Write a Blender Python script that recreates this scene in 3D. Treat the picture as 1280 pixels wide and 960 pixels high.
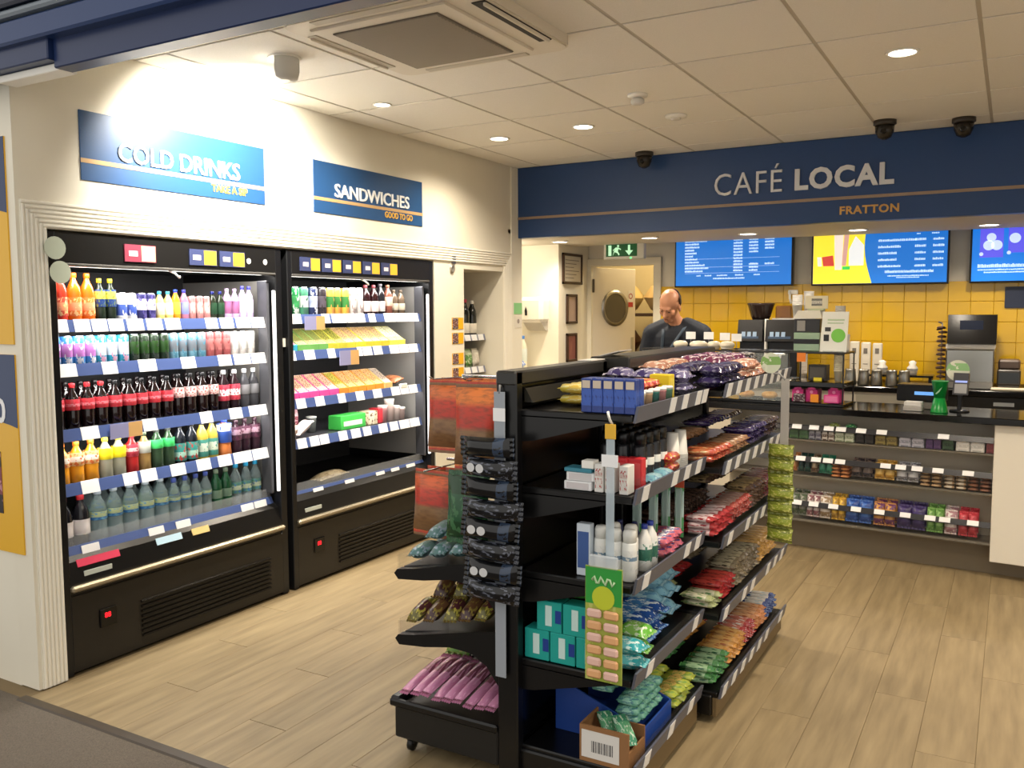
import bpy, math, random
from mathutils import Vector, Matrix, Euler
random.seed(7)
S = bpy.context.scene
COL = S.collection
for o in list(bpy.data.objects): bpy.data.objects.remove(o)

# ---------------------------------------------------------------- camera, world, exposure
YAW, PITCH, ROLL, FPX = -0.5186, -0.0833, -0.0043, 1095.94
fw = Vector((math.sin(YAW)*math.cos(PITCH), math.cos(YAW)*math.cos(PITCH), math.sin(PITCH)))
r0 = fw.cross(Vector((0,0,1))).normalized(); u0 = r0.cross(fw)
rt = r0*math.cos(ROLL)+u0*math.sin(ROLL); up = -r0*math.sin(ROLL)+u0*math.cos(ROLL)
cd = bpy.data.cameras.new('camera'); cam = bpy.data.objects.new('camera', cd); COL.objects.link(cam)
cam.matrix_world = Matrix(((rt.x,up.x,-fw.x,3.3143),(rt.y,up.y,-fw.y,0),(rt.z,up.z,-fw.z,1.5),(0,0,0,1)))
cd.sensor_width = 36; cd.lens = 36*FPX/1280; cd.clip_start = .02
S.camera = cam
W = bpy.data.worlds.new('world'); S.world = W; W.use_nodes = True
W.node_tree.nodes['Background'].inputs[0].default_value = (1.0,.96,.90,1)
W.node_tree.nodes['Background'].inputs[1].default_value = .62
S.view_settings.view_transform = 'Standard'; S.view_settings.look = 'None'
S.view_settings.gamma = 1; S.view_settings.use_curve_mapping = False
S.view_settings.exposure = 0.85

# ---------------------------------------------------------------- helpers: materials
def lin(c):
    return tuple((x/255/12.92 if x/255 <= .04045 else ((x/255+.055)/1.055)**2.4) for x in c)
MC = {}
def mat(c, rough=.5, metal=0., emit=0., trans=0., spec=.5, alpha=1., ior=1.45, coat=0.):
    k = ('p', tuple(c), rough, metal, emit, trans, spec, alpha, coat)
    if k in MC: return MC[k]
    m = bpy.data.materials.new('paint_%d' % len(MC)); m.use_nodes = True
    b = m.node_tree.nodes['Principled BSDF']; L = lin(c)+(1,)
    b.inputs['Base Color'].default_value = L; b.inputs['Roughness'].default_value = rough
    b.inputs['Metallic'].default_value = metal; b.inputs['Specular IOR Level'].default_value = spec
    b.inputs['IOR'].default_value = ior; b.inputs['Coat Weight'].default_value = coat
    if trans: b.inputs['Transmission Weight'].default_value = trans
    if alpha < 1: b.inputs['Alpha'].default_value = alpha
    if emit: b.inputs['Emission Color'].default_value = L; b.inputs['Emission Strength'].default_value = emit
    MC[k] = m; return m
def nd(nt, t, **kw):
    n = nt.nodes.new(t)
    for k, v in kw.items(): setattr(n, k, v)
    return n
def pack(c1, c2, c3, rough=.3, band=None, scale=5., ax=1, emit=0., metal=0.):
    """printed packaging: base c1, centre panel c2 (along generated axis ax), blotches of c3"""
    c1, c2, c3 = (tuple(round(sum(c)/3*.18+v*.82) for v in c) for c in (c1,c2,c3))
    k = ('k', c1, c2, c3, rough, band, scale, ax, metal)
    if k in MC: return MC[k]
    m = bpy.data.materials.new('print_%d' % len(MC)); m.use_nodes = True; nt = m.node_tree
    b = nt.nodes['Principled BSDF']; b.inputs['Roughness'].default_value = rough; b.inputs['Metallic'].default_value = metal
    tc = nd(nt, 'ShaderNodeTexCoord'); sx = nd(nt, 'ShaderNodeSeparateXYZ'); nt.links.new(tc.outputs['Generated'], sx.inputs[0])
    nz = nd(nt, 'ShaderNodeTexNoise', noise_dimensions='4D'); nz.inputs['Scale'].default_value = scale; nz.inputs['Detail'].default_value = 3
    oi = nd(nt, 'ShaderNodeObjectInfo'); mu = nd(nt, 'ShaderNodeMath', operation='MULTIPLY'); mu.inputs[1].default_value = 0.0
    nt.links.new(oi.outputs['Random'], mu.inputs[0]); nt.links.new(mu.outputs[0], nz.inputs['W'])
    nt.links.new(tc.outputs['Generated'], nz.inputs['Vector'])
    lo, hi = band or (.28, .72)
    rp = nd(nt, 'ShaderNodeValToRGB'); rp.color_ramp.interpolation = 'CONSTANT'
    e = rp.color_ramp.elements; e[0].color = lin(c1)+(1,); e[1].position = lo; e[1].color = lin(c2)+(1,)
    x = e.new(hi); x.color = lin(c1)+(1,)
    nt.links.new(sx.outputs[ax], rp.inputs[0])
    r2 = nd(nt, 'ShaderNodeValToRGB'); r2.color_ramp.interpolation = 'CONSTANT'
    r2.color_ramp.elements[0].color = (0,0,0,1); r2.color_ramp.elements[1].position = .56; r2.color_ramp.elements[1].color = (1,1,1,1)
    nt.links.new(nz.outputs['Fac'], r2.inputs[0])
    mx = nd(nt, 'ShaderNodeMix', data_type='RGBA'); mx.inputs[7].default_value = lin(c3)+(1,)
    nt.links.new(r2.outputs[0], mx.inputs[0]); nt.links.new(rp.outputs[0], mx.inputs[6])
    nt.links.new(mx.outputs[2], b.inputs['Base Color'])
    MC[k] = m; return m
def striped(stops, blotch, rough=.3, ax=1, scale=(3,14,3), amount=.55):
    """printed film: colour bands along the generated axis, streaked with a second colour"""
    m = bpy.data.materials.new('film_%d' % len(MC)); m.use_nodes = True; nt = m.node_tree; MC[('s', len(MC))] = m
    b = nt.nodes['Principled BSDF']; b.inputs['Roughness'].default_value = rough
    tc = nd(nt, 'ShaderNodeTexCoord'); sx = nd(nt, 'ShaderNodeSeparateXYZ'); nt.links.new(tc.outputs['Generated'], sx.inputs[0])
    rp = nd(nt, 'ShaderNodeValToRGB'); e = rp.color_ramp.elements
    e[0].color = lin(stops[0][1])+(1,); e[0].position = stops[0][0]; e[1].color = lin(stops[1][1])+(1,); e[1].position = stops[1][0]
    for p, c in stops[2:]: x = e.new(p); x.color = lin(c)+(1,)
    mp = nd(nt, 'ShaderNodeMapping'); mp.inputs['Scale'].default_value = scale; nz = nd(nt, 'ShaderNodeTexNoise'); nz.inputs['Scale'].default_value = 1.6; nz.inputs['Detail'].default_value = 4
    nt.links.new(tc.outputs['Generated'], mp.inputs[0]); nt.links.new(mp.outputs[0], nz.inputs['Vector'])
    r2 = nd(nt, 'ShaderNodeValToRGB'); r2.color_ramp.elements[0].position = .45; r2.color_ramp.elements[1].position = .7; r2.color_ramp.elements[1].color = (amount,)*3+(1,)
    nt.links.new(nz.outputs['Fac'], r2.inputs[0]); nt.links.new(sx.outputs[ax], rp.inputs[0])
    mx = nd(nt, 'ShaderNodeMix', data_type='RGBA'); mx.inputs[7].default_value = lin(blotch)+(1,)
    nt.links.new(r2.outputs[0], mx.inputs[0]); nt.links.new(rp.outputs[0], mx.inputs[6]); nt.links.new(mx.outputs[2], b.inputs['Base Color'])
    return m
def grainy(c1, c2, rough, scale=(1,1,1), nscale=8., rnd=.5, bump=0., detail=4, spec=.5):
    """two-tone noise material in object space with a per-piece shift"""
    m = bpy.data.materials.new('grain_%d' % len(MC)); m.use_nodes = True; nt = m.node_tree; MC[('g', len(MC))] = m
    b = nt.nodes['Principled BSDF']; b.inputs['Roughness'].default_value = rough; b.inputs['Specular IOR Level'].default_value = spec
    tc = nd(nt, 'ShaderNodeTexCoord'); mp = nd(nt, 'ShaderNodeMapping'); mp.inputs['Scale'].default_value = scale
    nt.links.new(tc.outputs['Object'], mp.inputs[0])
    oi = nd(nt, 'ShaderNodeObjectInfo'); mu = nd(nt, 'ShaderNodeMath', operation='MULTIPLY'); mu.inputs[1].default_value = 40
    nt.links.new(oi.outputs['Random'], mu.inputs[0])
    nz = nd(nt, 'ShaderNodeTexNoise', noise_dimensions='4D'); nz.inputs['Scale'].default_value = nscale; nz.inputs['Detail'].default_value = detail
    nt.links.new(mp.outputs[0], nz.inputs['Vector']); nt.links.new(mu.outputs[0], nz.inputs['W'])
    rp = nd(nt, 'ShaderNodeValToRGB'); e = rp.color_ramp.elements
    e[0].position = .3; e[0].color = lin(c1)+(1,); e[1].position = .7; e[1].color = lin(c2)+(1,)
    nt.links.new(nz.outputs['Fac'], rp.inputs[0])
    hs = nd(nt, 'ShaderNodeHueSaturation'); mr = nd(nt, 'ShaderNodeMapRange'); mr.inputs[3].default_value = 1-rnd*.25; mr.inputs[4].default_value = 1+rnd*.2
    nt.links.new(oi.outputs['Random'], mr.inputs[0]); nt.links.new(mr.outputs[0], hs.inputs['Value']); nt.links.new(rp.outputs[0], hs.inputs['Color'])
    nt.links.new(hs.outputs[0], b.inputs['Base Color'])
    if bump:
        bp = nd(nt, 'ShaderNodeBump'); bp.inputs['Strength'].default_value = bump; bp.inputs['Distance'].default_value = .004
        nt.links.new(nz.outputs['Fac'], bp.inputs['Height']); nt.links.new(bp.outputs[0], b.inputs['Normal'])
    return m

# ---------------------------------------------------------------- helpers: geometry
class G:
    def __init__(s): s.v, s.f = [], []
    def box(s, a, b):
        x0,y0,z0 = (min(p,q) for p,q in zip(a,b)); x1,y1,z1 = (max(p,q) for p,q in zip(a,b)); n = len(s.v)
        s.v += [(x0,y0,z0),(x1,y0,z0),(x1,y1,z0),(x0,y1,z0),(x0,y0,z1),(x1,y0,z1),(x1,y1,z1),(x0,y1,z1)]
        s.f += [tuple(n+i for i in q) for q in ((0,3,2,1),(4,5,6,7),(0,1,5,4),(1,2,6,5),(2,3,7,6),(3,0,4,7))]; return s
    def cbox(s, a, b, c=.004):
        """box with chamfered edges"""
        lo = [min(p,q) for p,q in zip(a,b)]; hi = [max(p,q) for p,q in zip(a,b)]; n = len(s.v); idx = {}
        c = min([c]+[(h-l)*.45 for l,h in zip(lo,hi)])
        for sx in (0,1):
            for sy in (0,1):
                for sz in (0,1):
                    sg = (sx,sy,sz)
                    for k in range(3):
                        idx[sg,k] = len(s.v)
                        s.v.append(tuple((hi[i]-(0 if i==k else c)) if sg[i] else (lo[i]+(0 if i==k else c)) for i in range(3)))
        for k in range(3):
            i, j = (k+1)%3, (k+2)%3
            for e in (0,1):
                q = []
                for (a_,b_) in ((0,0),(1,0),(1,1),(0,1)):
                    t = [0,0,0]; t[k]=e; t[i]=a_; t[j]=b_; q.append(idx[tuple(t),k])
                s.f.append(tuple(q if e else q[::-1]))
        for k in range(3):
            i, j = (k+1)%3, (k+2)%3
            for a_ in (0,1):
                for b_ in (0,1):
                    t0=[0,0,0]; t0[i]=a_; t0[j]=b_; t0[k]=0; t1=list(t0); t1[k]=1
                    q=[idx[tuple(t0),i],idx[tuple(t1),i],idx[tuple(t1),j],idx[tuple(t0),j]]
                    s.f.append(tuple(q if (a_+b_)%2 else q[::-1]))
        for sx in (0,1):
            for sy in (0,1):
                for sz in (0,1):
                    q=[idx[(sx,sy,sz),k] for k in range(3)]
                    s.f.append(tuple(q if (sx+sy+sz)%2 else q[::-1]))
        return s
    def prism(s, poly, ax, a, b):
        """poly: 2-D outline in the two axes after ax, swept a..b along ax"""
        n = len(s.v); m = len(poly)
        for t in (a, b):
            for (p, q) in poly:
                c = [0,0,0]; c[ax]=t; c[(ax+1)%3]=p; c[(ax+2)%3]=q; s.v.append(tuple(c))
        s.f.append(tuple(range(n+m-1, n-1, -1))); s.f.append(tuple(range(n+m, n+2*m)))
        for i in range(m):
            j = (i+1)%m; s.f.append((n+i, n+j, n+m+j, n+m+i))
        return s
    def lathe(s, prof, seg=16, c=(0,0,0), ax=2, caps=True):
        n = len(s.v); m = len(prof)
        for (r, h) in prof:
            for k in range(seg):
                t = 2*math.pi*k/seg; p = [0,0,0]; p[ax]=h+c[ax]; i,j=(ax+1)%3,(ax+2)%3
                p[i]=r*math.cos(t)+c[i]; p[j]=r*math.sin(t)+c[j]; s.v.append(tuple(p))
        for a in range(m-1):
            for k in range(seg):
                l = (k+1)%seg; s.f.append((n+a*seg+k, n+a*seg+l, n+(a+1)*seg+l, n+(a+1)*seg+k))
        if caps:
            s.f.append(tuple(n+k for k in range(seg-1,-1,-1))); s.f.append(tuple(n+(m-1)*seg+k for k in range(seg)))
        return s
    def tube(s, path, r, seg=6):
        n = len(s.v); P = [Vector(p) for p in path]
        for i, p in enumerate(P):
            d = (P[min(i+1,len(P)-1)]-P[max(i-1,0)]).normalized()
            a = d.cross(Vector((0,0,1)) if abs(d.z)<.9 else Vector((1,0,0))).normalized(); b = d.cross(a)
            for k in range(seg):
                t = 2*math.pi*k/seg; q = p+a*(r*math.cos(t))+b*(r*math.sin(t)); s.v.append(tuple(q))
        for i in range(len(P)-1):
            for k in range(seg):
                l=(k+1)%seg; s.f.append((n+i*seg+k,n+i*seg+l,n+(i+1)*seg+l,n+(i+1)*seg+k))
        s.f.append(tuple(n+k for k in range(seg-1,-1,-1))); s.f.append(tuple(n+(len(P)-1)*seg+k for k in range(seg)))
        return s
    def grid(s, pts):
        """pts[i][j] -> quads"""
        n = len(s.v); a, b = len(pts), len(pts[0])
        for row in pts: s.v += [tuple(p) for p in row]
        for i in range(a-1):
            for j in range(b-1): s.f.append((n+i*b+j, n+(i+1)*b+j, n+(i+1)*b+j+1, n+i*b+j+1))
        return s
    def mesh(s, name, m=None, smooth=False, off=(0,0,0)):
        me = bpy.data.meshes.new(name)
        me.from_pydata([(x-off[0],y-off[1],z-off[2]) for x,y,z in s.v] if any(off) else s.v, [], s.f); me.update()
        if m: me.materials.append(m)
        if smooth: me.polygons.foreach_set('use_smooth', [True]*len(me.polygons))
        return me
ORG = {}
def link(name, data): o = bpy.data.objects.new(name, data); COL.objects.link(o); return o
def tag(o, label=None, cat=None, group=None, kind=None):
    if label: o['label'] = label
    if cat: o['category'] = cat
    if group: o['group'] = group
    if kind: o['kind'] = kind
    return o
def thing(name, label, cat, loc=(0,0,0), rz=0., group=None, rot=None):
    o = link(name, None); o.empty_display_size = .05; o.location = loc
    o.rotation_euler = rot if rot else (0,0,rz)
    ORG[o.name] = tuple(loc) if not (rz or rot) else (0,0,0)
    return tag(o, label, cat, group)
def part(name, g, m, root, smooth=False, local=False):
    """one mesh object under root; g is in world coordinates unless local (or root is rotated)"""
    off = (0,0,0) if local or root is None else ORG.get(root.name, (0,0,0))
    o = link(name, g if isinstance(g, bpy.types.Mesh) else g.mesh(name, m, smooth, off))
    if root is not None: o.parent = root; ORG[o.name] = (0,0,0) if local else off
    return o
def struct(name, g, m, smooth=False): return tag(part(name, g, m, None, smooth), kind='structure')
def single(name, g, m, label, cat, group=None, smooth=False, loc=None, rz=0., rot=None):
    """a thing of one mesh: g in local coordinates with loc, or in world coordinates without"""
    o = link(name, g if isinstance(g, bpy.types.Mesh) else g.mesh(name, m, smooth))
    if loc: o.location = loc; o.rotation_euler = rot if rot else (0,0,rz)
    return tag(o, label, cat, group)
def spawn(spec, name, label, cat, loc, rz=0., group=None, rot=None, scale=None):
    """spec: [(part name, mesh, parent index or None)]; copies share their meshes"""
    loc = (loc[0],loc[1],loc[2]+.0016)
    if len(spec) == 1:
        o = single(name, spec[0][1], None, label, cat, group, loc=loc, rz=rz, rot=rot)
    else:
        o = thing(name, label, cat, loc, rz, group, rot); made = []
        for pn, me, pi in spec:
            c = link(pn, me); c.parent = o if pi is None else made[pi]; made.append(c)
    if scale: o.scale = scale
    return o
def text(s, h=None, w=None, depth=.006, bold=0., space=1.):
    """flat extruded lettering, lower left at the origin, in local x,y; scaled to the height h and width w"""
    c = bpy.data.curves.new('lettering', 'FONT'); c.body = s; c.offset = bold; c.extrude = .01; c.space_character = space; c.resolution_u = 3
    o = bpy.data.objects.new('lettering', c); COL.objects.link(o); bpy.context.view_layer.update()
    me = bpy.data.meshes.new_from_object(o.evaluated_get(bpy.context.evaluated_depsgraph_get()))
    bpy.data.objects.remove(o)
    xs = [v.co.x for v in me.vertices]; ys = [v.co.y for v in me.vertices]
    x0, x1, y0, y1 = min(xs), max(xs), min(ys), max(ys)
    sy = h/(y1-y0) if h else w/(x1-x0); sx = w/(x1-x0) if w else sy
    for v in me.vertices: v.co = ((v.co.x-x0)*sx, (v.co.y-y0)*sy, v.co.z/.01*depth/2+depth/2)
    me.materials.clear(); return me
ROT_L = (math.pi/2, 0, math.pi/2)      # on a wall that faces +x: text runs along +y
ROT_F = (math.pi/2, 0, 0)              # on a wall that faces -y: text runs along +x
def letters(name, s, m, root, pos, rot, **kw):
    me = text(s, **kw); me.materials.append(m); o = link(name, me)
    off = ORG.get(root.name, (0,0,0)) if root else (0,0,0); o.parent = root
    o.location = tuple(p-q for p,q in zip(pos,off)); o.rotation_euler = rot; return o
def lamp(kind, loc, energy, color=(1,.95,.86), target=None, size=.1, spot=120, blend=.8, sy=None):
    l = bpy.data.lights.new(kind.lower()+'_light', kind); l.energy = energy; l.color = color
    o = bpy.data.objects.new(kind.lower()+'_light', l); COL.objects.link(o); o.location = loc
    if kind == 'SPOT': l.spot_size = math.radians(spot); l.spot_blend = blend; l.shadow_soft_size = size
    elif kind == 'AREA':
        l.size = size
        if sy: l.shape = 'RECTANGLE'; l.size_y = sy
    else: l.shadow_soft_size = size
    if target is not None: o.rotation_euler = (Vector(target)-Vector(loc)).to_track_quat('-Z','Y').to_euler()
    return o
ORDN = 'first second third fourth fifth sixth seventh eighth ninth tenth eleventh twelfth thirteenth fourteenth fifteenth sixteenth seventeenth eighteenth nineteenth twentieth'.split()
WHITE = mat((240,238,230), .5); BLACK = mat((14,14,15), .35); SATIN = mat((24,24,26), .3)
CREAM = grainy((226,219,200),(232,226,208), .55, nscale=3, rnd=0.); NAVY = mat((27,50,92), .35); GOLD = mat((196,160,112), .35)
YEL = mat((236,178,34), .4); STEEL = mat((170,168,162), .28, 1.); GREY = mat((150,150,150), .5)
CHROME = mat((205,205,205), .15, 1.); TICKW = mat((238,238,238), .5); STRIPB = mat((70,88,138), .35)
DGREY = mat((62,62,66), .4)
# ================================================================ SETTING
CW = 6.2
# floor: vinyl planks laid along y on a base, carpet of the concourse in front
fl = struct('floor', G().box((-.8,1.93,-.06),(CW,8.9,-.004)), mat((120,102,72), .7))
oak = grainy((128,111,81),(158,139,104), .5, (9,.9,1), 3.0, rnd=.22, bump=.04, detail=6, spec=.4)
pm = G().cbox((-.0896,-.61,-.004),(.0896,.61,0),.0008).mesh('floor_plank', oak)
pe = {}
for c in range(27):
    x = .02+.0895+c*.18; y = 1.94-((c*.43)%1.22)
    while y < 7.3:
        a, b = max(y,1.94), min(y+1.22, 7.3)
        if b-a > .05 and not (x > 1.2 and a > 6.2):
            if b-a > 1.21: me = pm
            else:
                h = round((b-a)/2, 3)
                if h not in pe: pe[h] = G().cbox((-.0896,-h+.0006,-.004),(.0896,h-.0006,0),.0008).mesh('floor_plank', oak)
                me = pe[h]
            o = link('floor_plank', me); o.location = (x,(a+b)/2,0); o.parent = fl
        y += 1.222
struct('floor_carpet', G().box((-4,-2.5,-.06),(CW,1.93,-.002)), grainy((84,76,66),(112,102,90), .95, nscale=260, rnd=0., bump=.5))
struct('trim_1', G().prism([(1.905,-.002),(1.95,-.002),(1.945,.004),(1.91,.004)],0,.0,CW), mat((70,60,48), .45))
# left wall with the opening of the fridges and the shelf niche
TOP = 2.60
wl = G().box((-.12,2.0,1.83),(0,5.95,TOP)).box((-.12,2.0,0),(0,2.12,1.83)).box((-.12,4.78,0),(0,5.14,1.83)).box((-.12,5.68,0),(0,5.95,1.83)).box((-.12,5.14,1.79),(0,5.68,1.83))
struct('wall_left', wl, CREAM)
struct('wall_entrance', G().box((-4,2.0,-.01),(-.12,2.12,TOP)), CREAM)
struct('wall_recess', G().box((-.9,2.12,0),(-.80,5.14,TOP)).box((-.8,2.06,0),(-.12,2.118,TOP)), mat((50,50,50), .8))
struct('wall_niche', G().box((-.56,5.08,0),(-.5,5.76,1.86)).box((-.5,5.68,0),(-.12,5.76,1.86)).box((-.5,5.08,0),(-.12,5.138,1.86)).box((-.5,5.138,1.79),(-.12,5.68,1.86)), CREAM)
struct('wall_alcove', G().box((-.66,5.76,0),(-.60,6.66,2.1)).box((-.6,5.88,0),(-.12,5.95,2.1)), CREAM)
struct('wall_far_left', G().box((-.6,6.6,0),(0,7.2,2.1)), CREAM)
# back wall with the doorway; warm store room behind it
wb = G().box((-.6,7.2,1.89),(.62,7.28,TOP)).box((.62,7.2,0),(CW,7.28,TOP)).box((-.6,7.2,0),(.04,7.28,1.89))
struct('wall_back', wb, mat((228,221,204), .6))
struct('wall_right', G().box((CW,1.95,0),(CW+.08,7.28,TOP)), CREAM)
struct('wall_storeroom', G().box((-1.2,8.8,0),(1.6,8.86,2.5)).box((-1.2,7.28,0),(-1.14,8.8,2.5)).box((1.54,7.28,0),(1.6,8.8,2.5)).box((-1.2,7.28,2.44),(1.6,8.86,2.5)), mat((222,205,160), .7))
lamp('POINT', (.5,8.0,2.25), 14, (1,.86,.6), size=.1)
# ceiling of square tiles in a recessed grid
ce = struct('ceiling', G().box((-.0,1.93,2.5772),(CW,5.9,2.66)).box((-.66,5.9,2.5772),(CW,7.28,2.66)), mat((196,189,176), .7))
tl = grainy((232,228,218),(238,234,226), .8, nscale=180, rnd=.12, bump=.25)
GX, GA, GY, GB = 1.9836, .5907, 3.1617, .6172
def tile(x0,x1,y0,y1):
    k = (round(x1-x0,3), round(y1-y0,3))
    if k not in pe: pe[k] = G().cbox((-k[0]/2+.008,-k[1]/2+.008,0),(k[0]/2-.008,k[1]/2-.008,.004),.0015).mesh('ceiling_tile', tl)
    o = link('ceiling_tile', pe[k]); o.location = ((x0+x1)/2,(y0+y1)/2,2.573); o.parent = ce
for i in range(-4, 8):
    for j in range(-2, 5):
        x0, x1 = max(.004, GX+i*GA), min(CW, GX+(i+1)*GA); y0, y1 = max(1.99, GY+j*GB), min(5.885, GY+(j+1)*GB)
        if x1-x0 > .03 and y1-y0 > .03: tile(x0,x1,y0,y1)
struct('ceiling_soffit', G().box((-.66,5.975,2.05),(CW,6.93,2.075)).box((-.66,6.9,2.075),(CW,6.93,2.20)), mat((206,198,182), .7))
struct('ceiling_alcove', G().box((-.66,5.76,2.08),(-.0,5.96,2.11)), CREAM)
# fluted trim round the openings
def flute(name, a, b, n, horiz, top=None, cut=(0,0)):
    """a, b: (y, z) corners of the band on the wall x=0; n ribs"""
    g = G().box((0,a[0],a[1]),(.007,b[0],b[1])); w = ((b[1]-a[1]) if horiz else (b[0]-a[0]))/n
    for k in range(n):
        if horiz: g.cbox((.005,a[0]+(n-1-k)*w*cut[0],a[1]+k*w+.002),(.013,b[0]-(n-1-k)*w*cut[1],a[1]+(k+1)*w-.002),.004)
        else: g.cbox((.005,a[0]+k*w+.002,a[1]),(.013,a[0]+(k+1)*w-.002,b[1]+w*((n-1-k) if top>0 else k)),.004)
    return struct(name, g, mat((236,231,216), .45))
flute('trim_2', (2.015,0), (2.118,1.832), 6, False, 1)
flute('trim_3', (2.015,1.832), (5.79,1.935), 6, True, None, (1,1))
flute('trim_4', (5.685,0), (5.79,1.832), 6, False, -1)
struct('trim_5', G().cbox((0,5.79,0),(.012,5.95,2.573),.003), mat((234,229,212), .5))
struct('baseboard_left', G().cbox((0,4.79,0),(.02,5.13,.09),.004), WHITE)
# entrance fascia: dark boards and a shutter box over the shop front
t = thing('shop_fascia', 'dark blue ridged fascia and shutter box above the shop entrance', 'fascia', (0,1.7,2.34))
fb = mat((24,42,82), .3)
part('board', G().cbox((.46,1.88,2.325),(CW,1.95,2.60),.004), fb, t)
part('board', G().cbox((-4,1.86,2.352),(.459,1.95,2.60),.004), fb, t)
for k, (z0, z1, yo, c) in enumerate(((2.42,2.50,1.835,(34,58,104)),(2.505,2.53,1.82,(120,130,140)),(2.535,2.64,1.81,(18,26,48)),(2.64,2.80,1.72,(12,14,24)),(2.80,2.83,1.70,(44,60,84)),(2.83,3.1,1.62,(8,9,14)))):
    part('shutter_slat', G().cbox((-4,yo,z0),(CW,1.95,z1),.008), mat(c,.35), t)
single('corner_cap', G().cbox((.1,1.90,2.325),(.4575,1.97,2.3505),.003), WHITE, 'cream strip closing the gap under the left end of the blue fascia', 'strip')
# ================================================================ PRODUCTS (each spec is a list of parts that copies share)
def bottle(h, r, body, label, cap, lz=(.30,.62), waist=0., seg=14):
    R = [(.85*r,0),(r,.03*h),(r*(1-waist),.28*h),(r,.5*h),(r,.60*h),(r*.82,.72*h),(r*.48,.82*h),(r*.36,.88*h),(r*.36,.92*h)]
    L = [(r*1.015,h*lz[0]),(r*1.03,h*lz[0]+.001),(r*1.03,h*lz[1]-.001),(r*1.015,h*lz[1])]
    return [('bottle_body', G().lathe(R,seg).mesh('bottle_body',body,True), None),
            ('label', G().lathe(L,seg,caps=False).mesh('label',label,True), None),
            ('cap', G().lathe([(r*.42,.90*h),(r*.44,.905*h),(r*.44,.985*h),(r*.38,h)],12).mesh('cap',cap,True), None)]
def can(h, r, body, top=None, seg=16):
    return [('can_body', G().lathe([(r*.82,0),(r,.04*h),(r,.92*h),(r*.86,.985*h)],seg).mesh('can_body',body,True), None),
            ('can_lid', G().lathe([(r*.87,.975*h),(r*.87,h),(r*.78,h),(r*.76,.99*h)],seg).mesh('can_lid',top or CHROME,True), None)]
def carton(w, d, h, body, panel=None, c=.002):
    s = [('carton', G().cbox((-w/2,-d/2,0),(w/2,d/2,h),c).mesh('carton',body), None)]
    if panel: s.append(('printed_panel', G().box((-w*.40,-d/2-.0012,h*.15),(w*.40,-d/2,h*.85)).mesh('printed_panel',panel), None))
    return s
def pillow(w, l, h, m, seal=None, nx=6, ny=8):
    """filled flow-wrap bag lying flat: w along x, l along y, crimped at both ends"""
    g = G(); c = .08*l
    for sgn in (1,-1):
        P = []
        for i in range(nx+1):
            u = -1+2*i/nx; row = []
            for j in range(ny+1):
                v = -1+2*j/ny; q = max(0,1-abs(u)**2.6)*max(0,1-abs(v)**3.2)
                row.append((u*w/2*(1-.06*(1-abs(v))), v*(l/2-c), h/2+sgn*h/2*q**.5))
            P.append(row if sgn>0 else row[::-1])
        g.grid(P)
    s = [('packet', g.mesh('packet',m,True), None)]
    for sg in (-1,1):
        P=[]
        for i in range(9):
            u=-1+2*i/8; z=h/2+(.0025 if i%2 else -.0025); P.append([(u*w/2, sg*(l/2-c), z),(u*w/2, sg*l/2, z)])
        s.append(('end_seal', G().grid(P).mesh('end_seal',seal or m), None))
    return s
def bar(w, l, h, m, nx=4, ny=6):
    """small flow-wrapped bar, one mesh: long along y with flattened ends"""
    g = G(); P=[]
    for v, zs, ws in ((-1,.06,.9),(-.86,.06,.9),(-.8,.9,1),(0,1,1),(.8,.9,1),(.86,.06,.9),(1,.06,.9)):
        ring=[]
        for k in range(8):
            t=2*math.pi*(k+.5)/8; x=math.cos(t); z=math.sin(t); q=max(abs(x),abs(z)); x=(x/q*.35+x*.65); z=(z/q*.35+z*.65)
            ring.append((x*w/2*ws, v*l/2, h/2+z*h/2*zs))
        P.append(ring+[ring[0]])
    g.grid(P); return [('wrapper', g.mesh('wrapper',m,True), None)]
def wedge(w, d, h, film, card):
    """sandwich wedge: sloping film front over a card base; w along y, front towards +x"""
    pr = [(d/2,0),(d/2,.30*h),(-d/2+.012,h),(-d/2,h),(-d/2,0)]           # (x,z)
    body = G().prism([(z,x) for x,z in pr],1,-w/2+.001,w/2-.001)
    f = G().prism([(z,x) for x,z in [(d/2+.001,.30*h+.001),(-d/2+.014,h+.001),(-d/2+.014,h-.004),(d/2-.006,.30*h-.003)]],1,-w/2*.9,w/2*.9)
    b = G().cbox((d/2-.004,-w/2,0),(d/2+.003,w/2,.34*h),.002)
    return [('carton', body.mesh('carton',card), None), ('film_window', f.mesh('film_window',film), None), ('front_card', b.mesh('front_card',card), None)]
def cups(n, r, h, m, step=.012):
    s=[]
    for k in range(n):
        z=k*step; s.append(('cup', G().lathe([(r*.74,z),(r,z+h-.004),(r*1.06,z+h-.004),(r*1.06,z+h)],14).mesh('cup',m,True), None))
    return s
def cups_up(n, r, h, m, step=.006):
    return [('cup', G().lathe([(r*1.05,k*step),(r*1.05,k*step+.004),(r,k*step+.006),(r*.74,k*step+h),(r*.6,k*step+h)],14).mesh('cup',m,True), None) for k in range(n)]
def aerosol(h, r, body, cap, label=None):
    s=[('can_body',G().lathe([(r*.95,0),(r,.004),(r,h*.72),(r*.86,h*.76)],14).mesh('can_body',body,True),None),('cap',G().lathe([(r*.90,h*.74),(r*.90,h*.93),(r*.74,h*.985),(r*.3,h)],14).mesh('cap',cap,True),None)]
    if label: s.append(('label',G().lathe([(r*1.01,h*.2),(r*1.02,h*.21),(r*1.02,h*.6),(r*1.01,h*.61)],14,caps=False).mesh('label',label,True),None))
    return s
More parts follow.
